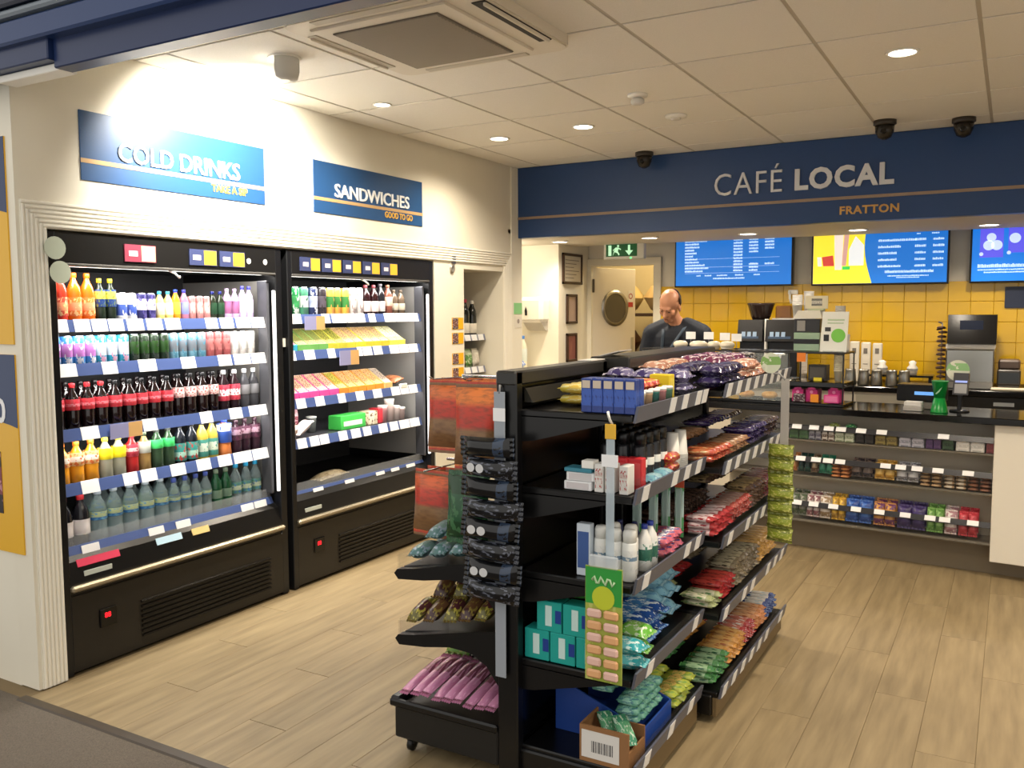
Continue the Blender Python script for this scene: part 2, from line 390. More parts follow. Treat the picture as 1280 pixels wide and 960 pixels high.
def lay_row(items, y0, y1, x, z, where, group, jit=.004):
    """items: (spec, width, description, category, name); ordinals count along the shelf within one description"""
    tot = sum(i[1] for i in items); y = y0; cnt = {}; num = {}
    for i in items: num[i[2]] = num.get(i[2],0)+1
    for sp, w, d, cat, nm in items:
        s = w/tot*(y1-y0); cnt[d] = cnt.get(d,0)+1
        lb = (ORDN[cnt[d]-1]+' ' if num[d]>1 else '')+d+' on '+where
        spawn(sp, nm, lb, cat, (x+random.uniform(-jit,jit), y+s/2, z), random.uniform(-.4,.4) if nm!='sandwich_pack' and cat!='box' else 0, group, scale=(min(1,s/w*.98),)*2+(1,)); y += s

# ================================================================ FRIDGES
def fridge(name, label, y0, y1, strips, labels, tickets, hook_y):
    t = thing(name, label, 'fridge', (-.35,(y0+y1)/2,0)); P = lambda n,g,m,r=None,s=False: part(n,g,m,r or t,s)
    P('back_panel', G().box((-.76,y0,.0),(-.70,y1,1.825)), mat((60,60,62),.4))
    for a, b, e in ((y0,y0+.035,1),(y1-.045,y1,0)):
        P('side_panel', G().cbox((-.72,a,.0),(-.005,b,1.825),.004), mat((20,20,21),.3))
    P('inner_liner', G().box((-.70,y1-.05,.55),(-.10,y1-.046,1.66)), mat((158,154,148),.35))
    P('roof', G().cbox((-.72,y0+.03,1.70),(-.004,y1-.04,1.826),.004), mat((22,21,20),.35))
    P('canopy_lip', G().cbox((-.05,y0+.035,1.688),(-.0,y1-.045,1.70),.003), mat((120,118,114),.3,.6))
    P('light_tube', G().box((-.10,y0+.05,1.69),(-.075,y1-.06,1.699)), mat((255,250,240),.5,emit=3))
    P('light_post', G().cbox((-.018,y1-.064,.56),(-.004,y1-.046,1.61),.003), mat((245,245,245),.4,emit=.55))
    P('corner_post', G().cbox((-.10,y1-.085,.55),(-.03,y1-.066,1.66),.003), mat((70,70,74),.3))
    # lower case
    P('lower_case', G().prism([(.0,-.70),(.0,-.03),(.345,-.012),(.385,-.004),(.47,-.03),(.50,-.06),(.50,-.70)],1,y0+.03,y1-.04), mat((18,17,16),.28))
    P('bumper_rail', G().cbox((-.012,y0+.03,.352),(.016,y1-.035,.378),.008), mat((176,164,140),.3,.7))
    P('kick_panel', G().cbox((-.03,y0+.03,.012),(-.004,y1-.04,.335),.004), mat((26,24,22),.32))
    gy0 = y0+.36
    for k in range(8):
        z=.06+k*.022; P('grille_slat', G().prism([(z,-.006),(z+.004,.008),(z+.010,.006),(z+.014,-.006)],1,gy0,y1-.14), mat((44,40,34),.22,.5))
    th = P('thermostat', G().cbox((-.006,y0+.155,.165),(.004,y0+.235,.245),.003), mat((8,8,8),.15))
    P('display_digits', letters_g('88', .022, (.0045,y0+.175,.205)), mat((230,20,30),.4,emit=2.5), th)
    P('door_label', G().box((-.024,y0+.10,.40),(-.010,y0+.23,.425)), mat((190,195,185),.5))
    for k,(z,lb) in enumerate(zip(strips,labels)):
        dz = .012
        if k < len(strips)-1:
            sh = P('shelf', G().cbox((-.66,y0+.045,z-.012),(-.062,y1-.07,z+dz),.003), mat((70,70,74),.35))
            if k < 3: lamp('AREA', (-.07,(y0+y1)/2,z-.018), 2.2, (1,.97,.93), (-.16,(y0+y1)/2,z-.3), size=y1-y0-.2, sy=.02)  # added fill lamp under the upper shelves, brightens the stock below
            P('shelf_light', G().box((-.085,y0+.06,z-.0165),(-.065,y1-.09,z-.012)), mat((255,250,240),.5,emit=3), sh)  # glowing strip added under the shelf edge to go with the fill lamp
            P('price_strip', G().prism([(z-.026,-.045),(z-.026,-.052),(z+.024,-.064),(z+.024,-.058)],1,y0+.045,y1-.055), STRIPB, sh)
        else:
            sh = P('well_front', G().prism([(z-.03,-.04),(z-.03,-.05),(z+.03,-.075),(z+.03,-.066)],1,y0+.045,y1-.055), STRIPB)
            P('well_floor', G().box((-.66,y0+.045,z-.03),(-.07,y1-.06,z+.012)), mat((40,40,42),.4))
            P('clear_riser', G().box((-.072,y0+.045,z+.03),(-.070,y1-.055,z+.075)), mat((235,240,245),.05,alpha=.12))
        for a,b in lb:
            n = max(1, round((b-a)/.11))
            for q in range(n):
                p0=a+(b-a)*q/n+.004; p1=a+(b-a)*(q+1)/n-.004
                P('price_label', G().prism([(z-.027,-.043),(z-.027,-.046),(z+.026,-.0605),(z+.026,-.0565)],1,p0,p1), TICKW, sh)
    for a,b,c1,c2 in tickets:
        tk = P('shelf_ticket', G().box((-.004,a,1.718),(.002,b,1.792)), mat(c1,.5))
        P('ticket_print', G().box((.002,(a+b)/2+.004,1.722),(.003,b-.004,1.788)), mat(c2,.5), tk)
        P('ticket_print', G().box((.002,a+.02,1.742),(.003,(a+b)/2-.015,1.765)), mat((225,215,220),.5), tk)
    g = G().tube([(-.02,hook_y-.01,1.688),(.006,hook_y+.0,1.675),(.012,hook_y+.012,1.662),(.006,hook_y+.025,1.657),(-.002,hook_y+.03,1.665)],.005)
    P('ticket_hook', g, WHITE, None, True)
    lamp('AREA', (-.05,(y0+y1)/2,1.684), 3.2, (1,.97,.93), (-.16,(y0+y1)/2,1.0), size=y1-y0-.15, sy=.04)
    return t
def letters_g(s, h, pos):
    """numerals as a G on a wall facing +x"""
    me = text(s, h=h, depth=.0006); g = G()
    g.v = [(pos[0]+v.co.z, pos[1]+v.co.x, pos[2]+v.co.y) for v in me.vertices]; g.f = [tuple(p.vertices) for p in me.polygons]; bpy.data.meshes.remove(me); return g
BT, YT = (58,66,104), (240,186,56)
Z1 = [1.447,1.264,.995,.768,.495]; Z2 = [1.462,1.264,1.0,.78,.485]
fridge('drinks_fridge', 'black open multideck fridge filled with drinks, under the COLD DRINKS sign', 2.122, 3.40, Z1,
  [[(2.16,2.23),(2.25,2.33),(2.33,2.41),(2.41,2.49),(2.5,2.59),(2.6,2.69),(2.7,2.79),(2.93,3.01),(3.02,3.11),(3.12,3.22),(3.22,3.33)],
   [(2.17,2.26),(2.37,2.45),(2.55,2.65),(2.78,2.87),(3.0,3.09),(3.1,3.33)],[(2.26,2.35),(2.56,2.64),(2.88,2.96),(3.06,3.15),(3.19,3.32)],
   [(2.25,2.34),(2.45,2.53),(2.54,2.63),(2.7,2.79),(2.85,2.94),(2.98,3.07),(3.08,3.33)],[(2.24,2.33),(2.57,2.66),(2.72,2.81),(3.12,3.3)]],
  [(2.467,2.625,(150,60,80),(196,214,160)),(2.807,2.968,BT,YT),(2.986,3.144,BT,YT)], 2.72)
fridge('sandwich_fridge', 'black open multideck fridge with sandwiches, under the SANDWICHES sign', 3.44, 4.775, Z2,
  [[(3.5,3.59),(3.75,3.82),(3.83,3.96),(3.96,4.13),(4.16,4.23),(4.31,4.67)],[(3.5,3.54),(3.6,3.69),(3.79,3.86),(4.05,4.1),(4.1,4.19),(4.2,4.29),(4.36,4.66)],
   [(3.53,3.61),(3.68,3.76),(3.87,3.94),(4.03,4.11),(4.19,4.28),(4.37,4.65)],[(3.53,3.61),(3.63,3.71),(3.71,3.79),(3.87,3.95),(3.98,4.07),(4.09,4.17),(4.24,4.33),(4.35,4.44),(4.45,4.67)],
   [(3.65,3.74),(3.92,4.01),(4.21,4.3),(4.36,4.45),(4.52,4.62)]],
  [(3.534+i*.174,3.534+i*.174+.155,BT,YT) for i in range(5)], 4.07)
for y,z,lb in ((2.137,1.755,'upper round pale wobbler at the drinks fridge corner'),(2.155,1.66,'lower round pale wobbler at the drinks fridge corner')):
    single('shelf_wobbler', G().lathe([(.045,0),(.045,.002)],20,(.024,y,z),0), mat((196,205,186),.4), lb, 'wobbler', 'round wobblers')
for k,y in enumerate((3.175,3.285)):
    single('round_sticker', G().lathe([(.014,0),(.014,.001)],14,(-.004,y,1.752),0), WHITE, ('first','second')[k]+' small white round sticker on the drinks fridge header', 'sticker', 'round stickers')
# stickers hanging on shelf edges and yellow/blue promotion flags
def flag(y0,y1,z0,z1,x,lb,c1=(150,150,190),c2=(214,170,110)):
    t = thing('promotion_flag', lb, 'ticket', (x,(y0+y1)/2,z0))
    part('flag_sheet', G().box((x,y0,z0),(x+.003,(y0+y1)/2+.01,z1)), mat(c1,.5), t); part('flag_panel', G().box((x,(y0+y1)/2+.01,z0),(x+.003,y1,z1)), mat(c2,.5), t)
flag(2.39,2.55,.955,1.02,-.04,'lilac and tan promotion flag on the cola shelf edge')
flag(3.60,3.76,1.40,1.475,-.04,'lilac and tan promotion flag under the top sandwich fridge shelf')
flag(3.88,4.05,1.19,1.275,-.04,'lilac and tan promotion flag under the upper sandwich shelf')
single('shelf_flag', G().box((-.03,3.405,1.315),(-.028,3.495,1.36)), mat((226,220,205),.5), 'cream ticket sticking out between the two fridges', 'ticket')
# ---- stock of the drinks fridge
D = 'the top drinks fridge shelf'
sport = lambda c: bottle(.205,.036,mat(c,.2,coat=.4),pack(c,(250,140,90),(250,190,120),.3,ax=2,scale=4),mat(c,.3),(.12,.5),.05)
orange1, orange2 = sport((222,62,40)), sport((240,112,24))
ycap = bottle(.185,.030,mat((30,40,30),.2),pack((24,60,140),(220,210,70),(130,150,40),.3,(.45,.9),6,2),mat((236,208,40),.35),(.34,.74),.03)
wcan = can(.125,.030,pack((236,236,240),(60,90,190),(240,240,240),.3,(.2,.6),3,2)); pcan = can(.125,.030,pack((48,44,110),(232,226,236),(90,80,160),.3,(.4,.8),3,2))
sm = lambda c,l,cp,h=.135,r=.027: bottle(h,r,mat(c,.2,coat=.3),mat(l,.35),mat(cp,.35),(.2,.6))
slim = lambda c1,c2,c3,h=.125,r=.0255: can(h,r,pack(c1,c2,c3,.25,(.3,.75),3,2))
B='bottle'; it=[]
it += [(sm((150,190,230),(60,150,220),(40,120,220),.14),.05,'sky blue bottle at the near end','bottle','drink_bottle')]
it += [(orange1,.078,'big red sports drink bottle','bottle','sports_bottle')]*1+[(orange2,.078,'big orange sports drink bottle','bottle','sports_bottle')]*2
it += [(ycap,.064,'dark bottle with yellow cap','bottle','drink_bottle')]*2
it += [(wcan,.062,'white and blue can','can','drink_can')]*2+[(pcan,.06,'navy and white can','can','drink_can')]*2
it += [(sm((230,210,120),(240,226,190),(70,170,220)),.058,'pale yellow juice bottle with blue cap','bottle','juice_bottle')]*2
it += [(sm((236,150,40),(240,170,60),(40,70,190),.145),.058,'orange juice bottle with royal blue cap','bottle','juice_bottle'),(sm((180,120,150),(120,130,200),(60,60,170),.145),.058,'purple juice bottle with violet cap','bottle','juice_bottle')]
it += [(slim((214,140,136),(228,168,160),(200,120,118),.115,.024),.052,'dusty pink slim can','can','slim_can')]*3
it += [(sm((40,48,34),(30,60,40),(30,40,110),.14),.054,'dark green bottle with navy cap','bottle','drink_bottle')]*2
it += [(sm((204,176,216),(150,90,130),(206,170,220),.155,.029),.06,'lilac capped berry drink bottle','bottle','drink_bottle')]*2+[(sm((206,190,228),(216,205,232),(70,70,180),.17,.028),.06,'clear lilac water bottle','bottle','drink_bottle')]*2
lay_row(it,2.165,3.30,-.115,1.460,D,'drinks on the top shelf')
D = 'the second drinks fridge shelf'; it=[]
it += [(slim((60,140,220),(206,120,214),(240,240,250)),.054,'blue and pink slim can','can','slim_can')]*4+[(slim((40,170,210),(210,236,250),(240,170,200)),.054,'turquoise and white slim can','can','slim_can')]*3
it += [(slim((34,52,34),(40,80,30),(60,70,60)),.054,'dark green slim can','can','slim_can')]*4+[(slim((110,170,196),(120,130,140),(80,150,180)),.054,'steel blue slim can','can','slim_can')]*4
it += [(slim((196,92,92),(212,120,116),(180,80,80)),.054,'coral red slim can','can','slim_can')]*3+[(slim((222,216,208),(238,234,226),(206,196,190)),.054,'white slim can','can','slim_can')]*3
lay_row(it,2.175,3.30,-.115,1.277,D,'cans on the second shelf')
D = 'the cola shelf'; cola = mat((24,12,12),.12,coat=.5); it=[]
RL = pack((206,40,52),(232,120,130),(230,40,60),.35,(.35,.6),5,2)
it += [(bottle(.195,.029,cola,RL,mat((206,44,50),.35),(.42,.66),.06),.058,'red capped cola bottle','bottle','cola_bottle')]*4
it += [(bottle(.195,.029,cola,RL,mat((24,24,26),.35),(.40,.66),.06),.058,'black capped cola bottle with red label','bottle','cola_bottle')]*5
it += [(bottle(.20,.029,cola,pack((226,190,186),(240,220,214),(190,60,60),.35,(.4,.6),5,2),mat((20,20,22),.35),(.44,.68),.06),.058,'black capped cola bottle with pale label','bottle','cola_bottle')]*4
it += [(bottle(.20,.029,mat((40,26,30),.15),pack((220,60,80),(240,236,236),(200,30,60),.35,(.3,.7),5,2),mat((210,205,205),.35),(.24,.64),.06),.058,'cola bottle with red and white label','bottle','cola_bottle')]*2
it += [(bottle(.20,.028,mat((70,70,74),.12),mat((130,130,134),.3),mat((220,220,220),.35),(.35,.6),.06),.056,'smoky grey cola bottle','bottle','cola_bottle')]*2
lay_row(it,2.17,3.32,-.115,1.008,D,'cola bottles')
D = 'the fourth drinks fridge shelf'; it=[]
og = mat((226,150,36),.12,coat=.5)
it += [(bottle(.175,.031,og,pack((240,190,120),(250,236,220),(240,110,40),.35,(.3,.7),4,2),mat((240,130,40),.35),(.42,.74),.05),.062,'orange soda bottle','bottle','soda_bottle')]*3
it += [(bottle(.175,.031,mat((206,204,180),.1,trans=.5),mat((240,226,40),.35),mat((230,220,60),.35),(.46,.74),.05),.062,'clear lemonade bottle with yellow label','bottle','soda_bottle')]*2
it += [(bottle(.175,.030,mat((170,40,40),.12),pack((200,50,70),(230,190,190),(180,30,50),.35,(.4,.7),4,2),mat((170,40,60),.35),(.42,.74),.05),.06,'red soda bottle','bottle','soda_bottle'),
       (bottle(.175,.030,mat((150,120,70),.12),mat((190,196,184),.35),mat((70,80,60),.35),(.46,.76),.05),.06,'amber soda bottle with silver label','bottle','soda_bottle')]
it += [(bottle(.185,.030,mat((60,84,60),.12,trans=.3),mat((70,206,110),.35),mat((60,64,60),.35),(.50,.72),.05),.06,'green labelled soda bottle','bottle','soda_bottle')]*2
it += [(bottle(.19,.030,mat((24,28,34),.15),pack((40,140,130),(160,210,190),(190,60,50),.35,(.2,.5),4,2),mat((20,20,24),.35),(.08,.52),.0),.06,'black bottle with teal base','bottle','soda_bottle')]*2
it += [(bottle(.19,.030,mat((190,170,70),.15),pack((60,150,130),(200,214,190),(60,150,130),.35,(.3,.8),4,2),mat((30,40,60),.35),(.08,.52),.0),.06,'yellow bottle with teal label','bottle','soda_bottle')]*2
it += [(bottle(.185,.037,mat((222,130,70),.25),pack((40,80,180),(230,236,245),(40,80,190),.35,(.6,.95),4,2),mat((40,70,180),.35),(.36,.88),.12),.078,'fat blue and orange sports bottle','bottle','sports_bottle')]
it += [(bottle(.17,.030,mat((50,30,40),.15),pack((90,50,70),(190,150,170),(120,60,90),.35,(.4,.8),4,2),mat((60,40,50),.35),(.4,.8)),.06,'dark plum drink bottle','bottle','drink_bottle')]*3
lay_row(it,2.18,3.32,-.115,.780,D,'soda bottles on the fourth shelf')
D = 'the bottom drinks fridge deck'; it=[]
wat = mat((205,228,232),.04,trans=.75,ior=1.25); wlab = pack((40,120,200),(190,210,150),(90,170,220),.35,(.35,1.1),4,2)
it += [(bottle(.215,.036,mat((34,34,40),.1),mat((236,230,230),.35),mat((206,50,60),.35),(.22,.52)),.077,'dark bottle with white label and red cap','bottle','drink_bottle')]*2
it += [(bottle(.225,.037,wat,wlab,mat((180,196,210),.3),(.42,.58),.04),.08,'large clear water bottle','bottle','water_bottle')]*5
it += [(bottle(.205,.029,wat,wlab,mat((70,90,170),.3),(.46,.56),.04),.063,'slim water bottle with blue band','bottle','water_bottle')]*4
it += [(bottle(.205,.030,mat((50,120,80),.06,trans=.5),mat((120,150,130),.35),mat((120,140,120),.35),(.3,.5)),.063,'green glass water bottle','bottle','water_bottle')]*2
it += [(bottle(.215,.030,wat,pack((90,160,140),(200,220,190),(60,130,190),.35,(.3,.7),4,2),mat((50,170,226),.3),(.3,.56)),.063,'water bottle with sky blue cap','bottle','water_bottle')]*3
lay_row(it,2.175,3.32,-.125,.509,D,'water bottles on the bottom deck')
# a second rank behind the front ones on the lower decks
def rank(sp, n, y0, y1, x, z, lb, nm, g):
    for k in range(n): spawn(sp, nm, ORDN[k]+' '+lb+' from the near end', 'bottle', (x, y0+(y1-y0)*(k+.5)/n, z), 0, g)
rank(bottle(.195,.029,cola,RL,mat((30,22,24),.35),(.42,.66),.06),15,2.19,3.25,-.20,1.008,'cola bottle in the rear rank of the cola shelf','cola_bottle','rear cola bottles')
rank(bottle(.225,.037,wat,wlab,mat((180,196,210),.3),(.42,.58),.04),8,2.36,2.95,-.22,.509,'water bottle in the rear rank of the bottom deck','water_bottle','rear water bottles')
# leaflets lying on the sloping black front of the bottom deck
for y,w,c,n in ((2.30,.20,(214,60,90),'pink'),(2.66,.14,(190,220,236),'pale blue'),(2.84,.10,(226,196,130),'cream')):
    single('leaflet', G().prism([(.445,-.020),(.447,-.018),(.476,-.030),(.474,-.033)],1,y-w/2,y+w/2), mat(c,.5), n+' leaflet tucked along the front edge of the drinks fridge deck', 'leaflet')
# ---- stock of the sandwich fridge
D='the top sandwich fridge shelf'; it=[]
big = lambda c1,c2,c3,h=.16,r=.031: can(h,r,pack(c1,c2,c3,.25,(.3,.7),3,2))
it += [(big((30,140,70),(60,170,90),(210,220,210)),.07,'green beer can','can','beer_can')]*2+[(big((60,140,100),(220,226,220),(70,120,100)),.07,'green and white beer can','can','beer_can'),(big((40,50,90),(170,180,220),(220,225,235)),.07,'blue and white can','can','beer_can'),(big((44,40,44),(90,80,90),(60,50,50)),.07,'charcoal can','can','beer_can')]
it += [(big((236,170,50),(60,140,60),(230,150,60)),.064,'yellow and green can','can','drink_can')]*3
it += [(big((214,204,196),(226,216,210),(160,140,136),.165),.066,'pale tin can','can','drink_can')]*2
it += [(bottle(.185,.031,mat((40,18,20),.15),mat((222,206,200),.4),mat((120,50,56),.4),(.12,.46)),.07,'dark wine bottle with pale label','bottle','wine_bottle')]*2
it += [(bottle(.195,.031,mat((30,28,32),.15),mat((206,196,196),.4),mat((70,66,72),.4),(.12,.44)),.07,'black bottle with grey cap','bottle','wine_bottle'),(bottle(.19,.031,mat((120,70,56),.15),mat((220,190,170),.4),mat((130,84,60),.4),(.3,.6)),.07,'brown bottle with tan label','bottle','wine_bottle')]
it += [(bottle(.16,.029,mat((130,110,90),.1,trans=.4),mat((190,180,160),.4),mat((90,76,60),.4),(.2,.46)),.064,'clear brown bottle','bottle','drink_bottle')]*2
lay_row(it,3.50,4.60,-.12,1.475,D,'cans and bottles above the sandwiches')
D='the upper sandwich shelf'; it=[]
fm = lambda a,b,c: pack(b,a,tuple(int(v*.62) for v in c),.12,(.30,.95),11,2)
def sw(f, c): return wedge(.08,.15,.125,f,mat(c,.45))
it += [(sw(fm((200,190,170),(190,120,140),(150,170,190)),(60,170,200)),.08,'sandwich pack with turquoise card','sandwich','sandwich_pack')]
it += [(sw(fm((110,120,50),(180,160,110),(150,130,70)),(110,170,90)),.08,'sandwich pack with green card','sandwich','sandwich_pack')]*3
it += [(sw(fm((130,128,40),(190,170,90),(120,110,50)),(196,190,60)),.08,'salad sandwich pack with lime card','sandwich','sandwich_pack')]*2
it += [(sw(fm((190,150,100),(214,180,130),(170,120,80)),(226,196,60)),.08,'brown bread sandwich pack with yellow card','sandwich','sandwich_pack')]*5
it += [(sw(fm((206,200,160),(230,210,120),(190,180,130)),(220,214,90)),.08,'pale sandwich pack with yellow-green card','sandwich','sandwich_pack')]*2
lay_row(it,3.50,4.56,-.152,1.277,D,'sandwiches on the upper shelf')
D='the middle sandwich shelf'; it=[]
it += [(sw(fm((196,150,120),(220,180,150),(150,90,70)),(226,84,160)),.085,'sandwich pack with pink card','sandwich','sandwich_pack')]*5
it += [(sw(fm((170,160,50),(200,180,110),(150,110,60)),(230,150,60)),.085,'leafy sandwich pack with orange card','sandwich','sandwich_pack')]
it += [(sw(fm((206,150,90),(220,170,110),(170,100,60)),(236,160,60)),.085,'toasted sandwich pack with orange card','sandwich','sandwich_pack')]*4
it += [(sw(fm((170,150,130),(200,180,160),(130,110,100)),(226,190,120)),.085,'grey sandwich pack with beige card','sandwich','sandwich_pack')]
lay_row(it,3.50,4.42,-.152,1.013,D,'sandwiches on the middle shelf')
spawn(pillow(.09,.19,.05,pack((176,104,60),(200,130,80),(150,80,50),.3)),'wrapped_roll','brown wrapped roll lying at the far end of the middle sandwich shelf','roll',(-.17,4.53,1.035),rot=(0,-.30,1.35))
single('ticket_holder', G().cbox((-.07,4.475,1.013),(-.05,4.54,1.04),.003), WHITE, 'small white ticket holder in front of the brown wrapped roll', 'holder')
# lower shelf: pouches, rolls, boxes
pp = pillow(.085,.15,.05,pack((206,150,160),(150,60,80),(230,190,190),.25))
for k,(y,a) in enumerate(((3.58,.0),(3.69,.1))):
    spawn(pp,'snack_pouch',('first','second')[k]+' pink pouch standing on the lower sandwich shelf','pouch',(-.26,y,.874),rot=(1.5,a,1.57))
tub = lambda c,h=.09,r=.032: [('tub', G().lathe([(r*.85,0),(r,h*.9),(r*1.05,h*.92),(r*1.05,h),(r*.9,h)],14).mesh('tub',mat(c,.4),True), None),('lid', G().lathe([(r*1.08,h),(r*1.08,h+.006),(r*.9,h+.008)],14).mesh('lid',WHITE,True), None)]
spawn(pillow(.07,.17,.06,pack((222,190,170),(236,210,190),(190,140,120),.4)),'wrapped_roll','beige wrapped roll leaning on the lower sandwich shelf edge','roll',(-.12,3.54,.815),rot=(.18,0,.1))
spawn(pillow(.065,.15,.055,pack((236,226,222),(240,220,210),(220,180,170),.4)),'wrapped_roll','white wrapped roll on the lower sandwich shelf','roll',(-.11,3.645,.83),rot=(.45,0,.1))
spawn(tub((120,124,122),.085,.03),'yogurt_pot','grey pot standing behind the pink pouches','pot',(-.25,3.86,.793))
spawn([('carton',G().cbox((-.05,-.115,0),(.05,.115,.085),.003).mesh('carton',mat((70,190,80),.4)),None),('printed_panel',G().box((.05,-.09,.02),(.051,.08,.05)).mesh('printed_panel',mat((226,236,220),.4)),None)],'food_box','bright green box with a white panel on the lower sandwich shelf','box',(-.18,4.10,.793))
spawn([('carton',G().cbox((-.04,-.06,0),(.04,.06,.085),.003).mesh('carton',pack((206,190,150),(220,210,180),(120,90,60),.4)),None)],'food_box','beige box between the green box and the red one','box',(-.18,4.285,.793))
spawn([('carton',G().cbox((-.04,-.022,0),(.04,.022,.095),.003).mesh('carton',mat((196,50,60),.4)),None)],'food_box','narrow red box on the lower sandwich shelf','box',(-.18,4.375,.793))
for k,(y,h,c) in enumerate(((4.43,.10,(232,176,176)),(4.50,.135,(230,206,196)),(4.565,.085,(236,216,206)),(4.62,.07,(228,200,190)))):
    spawn(tub(c,h,.031),'yogurt_pot',ORDN[k]+' pinkish pot at the far end of the lower sandwich shelf','pot',(-.17,y,.793),group='pots on the lower shelf')
part_bread = pillow(.09,.30,.06,pack((206,184,140),(222,204,160),(186,160,116),.35))
spawn(part_bread,'baguette_pack','single beige baguette pack lying on the empty bottom sandwich deck','baguette',(-.17,3.92,.50),rz=.12)
# ================================================================ SIGNS ON THE LEFT WALL
def wall_sign(label, y0,y1,z0,z1, big, by0,by1,bz0,bz1, small, sy0,sy1,sz0,sz1, smat, lz):
    t = thing('wall_sign', label, 'sign', (0,(y0+y1)/2,z0))
    part('sign_panel', G().cbox((0,y0,z0),(.006,y1,z1),.002), mat((38,78,124),.4), t)
    part('gold_line', G().box((.006,y0,lz-.009),(.0075,y1,lz+.009)), GOLD, t)
    letters('lettering', big, mat((246,246,244),.4), t, (.006,by0,bz0), ROT_L, h=bz1-bz0, w=by1-by0, bold=.012, depth=.006)
    letters('lettering', small, smat, t, (.006,sy0,sz0), ROT_L, h=sz1-sz0, w=sy1-sy0, bold=.02, depth=.004)
wall_sign('blue wall sign reading COLD DRINKS above the first fridge',2.277,3.289,2.038,2.319,'COLD DRINKS',2.45,3.12,2.136,2.216,'TAKE A SIP',2.945,3.168,2.068,2.104,mat((244,200,70),.4),2.118)
wall_sign('blue wall sign reading SANDWICHES above the second fridge',3.645,4.651,2.038,2.319,'SANDWICHES',3.814,4.505,2.135,2.21,'GOOD TO GO',4.262,4.54,2.063,2.1,mat((226,176,80),.4),2.115)
# four promotion stickers on the wall between fridge and niche, bottle opener, stickers on the pier
for k,(z0,z1) in enumerate(((1.375,1.455),(1.275,1.352),(1.135,1.212),(1.038,1.112))):
    t = thing('price_sticker', ORDN[k]+' yellow and black sticker from the top on the white wall by the niche', 'sticker', (0,5.05,z0), group='stickers on the wall')
    part('sticker_sheet', G().box((0,4.985,z0),(.003,5.125,z1)), YEL, t); part('sticker_picture', G().box((.003,4.99,z0+.003),(.004,5.06,z1-.003)), pack((60,44,50),(120,70,60),(210,190,190),.5,(.2,.8),6,2), t)
t = thing('bottle_opener', 'grey metal bottle opener hanging high on the white wall beside the sandwich fridge', 'opener', (0,5.0,1.75))
part('plate', G().cbox((0,4.985,1.815),(.012,5.03,1.88),.006), mat((120,112,104),.3,.9), t); part('ring', G().lathe([(.018,0),(.026,.003),(.026,.012),(.018,.014),(.013,.007)],16,(0,4.99,1.785),0), mat((190,186,176),.3,.8), t, True)
single('notice_sticker', G().box((.012,5.82,1.475),(.014,5.945,1.56)), mat((140,206,140),.5), 'green square sticker on the pier', 'sticker')
t = thing('notice_card', 'small white card with a grey figure under the green sticker', 'card', (.012,5.88,1.38)); part('card', G().box((.012,5.83,1.37),(.014,5.94,1.46)), mat((226,220,206),.5), t); part('printed_mark', G().lathe([(.018,0),(.018,.001)],12,(.014,5.885,1.42),0), mat((150,140,134),.5), t)
# posters on the entrance wall (facing the concourse)
def poster(label, z0, z1):
    t = thing('poster', label, 'poster', (-.38,2.0,z0)); x0,x1=-.64,-.045
    part('poster_sheet', G().box((x0,1.994,z0),(x1,2.0,z1)), mat((228,176,44),.4), t)
    n=12; zt=z0+(z1-z0)*.60
    wav=[(zt+.05*math.sin(i/n*3.6-1.1), x0+(x1-x0)*i/n) for i in range(n+1)]
    part('blue_panel', G().prism([(z1,x0)]+wav+[(z1,x1)],1,1.9925,1.994), NAVY, t)
    return t,x0,x1
t,x0,x1 = poster('upper blue and yellow poster on the white wall left of the fridges',1.378,2.17)
part('poster_picture', G().lathe([(.14,0),(.14,.0015)],24,(-.36,1.992,1.66),1), pack((150,80,40),(210,160,90),(240,220,190),.5,(.2,.8),5,2), t)
t,x0,x1 = poster('lower blue and yellow poster with a dark drink picture, left of the fridges',.545,1.338)
part('poster_picture', G().box((-.56,1.992,.70),(-.17,1.9935,.95)), pack((30,16,20),(130,40,50),(190,120,130),.4,(.3,.75),6,2), t)
letters('lettering','0',mat((236,236,236),.5),t,(-.185,1.992,1.065),ROT_F,h=.10,depth=.0012,bold=.03)
for z in (1.185,1.235): letters('lettering','E',mat((228,176,44),.5),t,(-.19,1.992,z),ROT_F,h=.036,depth=.0012)
# ---- niche shelving with wine and snacks
t = thing('niche_shelf_unit', 'slim white wall shelves with wine bottles in the niche', 'shelves', (-.3,5.41,0))
for k,z in enumerate((.62,.85,1.075,1.315)):
    sh = part('shelf', G().cbox((-.49,5.145,z-.02),(-.165,5.67,z),.003), mat((60,58,56),.4), t)
    part('price_strip', G().prism([(z-.034,-.148),(z-.034,-.153),(z+.012,-.166),(z+.012,-.16)],1,5.145,5.67), mat((120,126,150),.4), sh)
    for q in range(5):
        y=5.20+q*.092; part('price_label', G().prism([(z-.033,-.145),(z-.033,-.148),(z+.011,-.159),(z+.011,-.156)],1,y,y+.072), TICKW, sh)
part('back_board', G().box((-.498,5.142,.05),(-.49,5.675,1.7)), mat((96,88,80),.5), t)
wb_ = lambda cp,h=.27: bottle(h,.036,mat((28,30,24),.1,coat=.5),mat((226,218,200),.5),mat(cp,.4),(.06,.34))
for k,(cp,d) in enumerate((((110,120,110),'grey'),((170,50,70),'red'),((60,60,60),'black'),((190,60,80),'pink'),((240,236,230),'white'))):
    spawn(wb_(cp,.26+.01*(k%2)),'wine_bottle','wine bottle with '+d+' capsule on the top niche shelf','bottle',(-.235,5.22+k*.098,1.317),group='wine bottles in the niche')
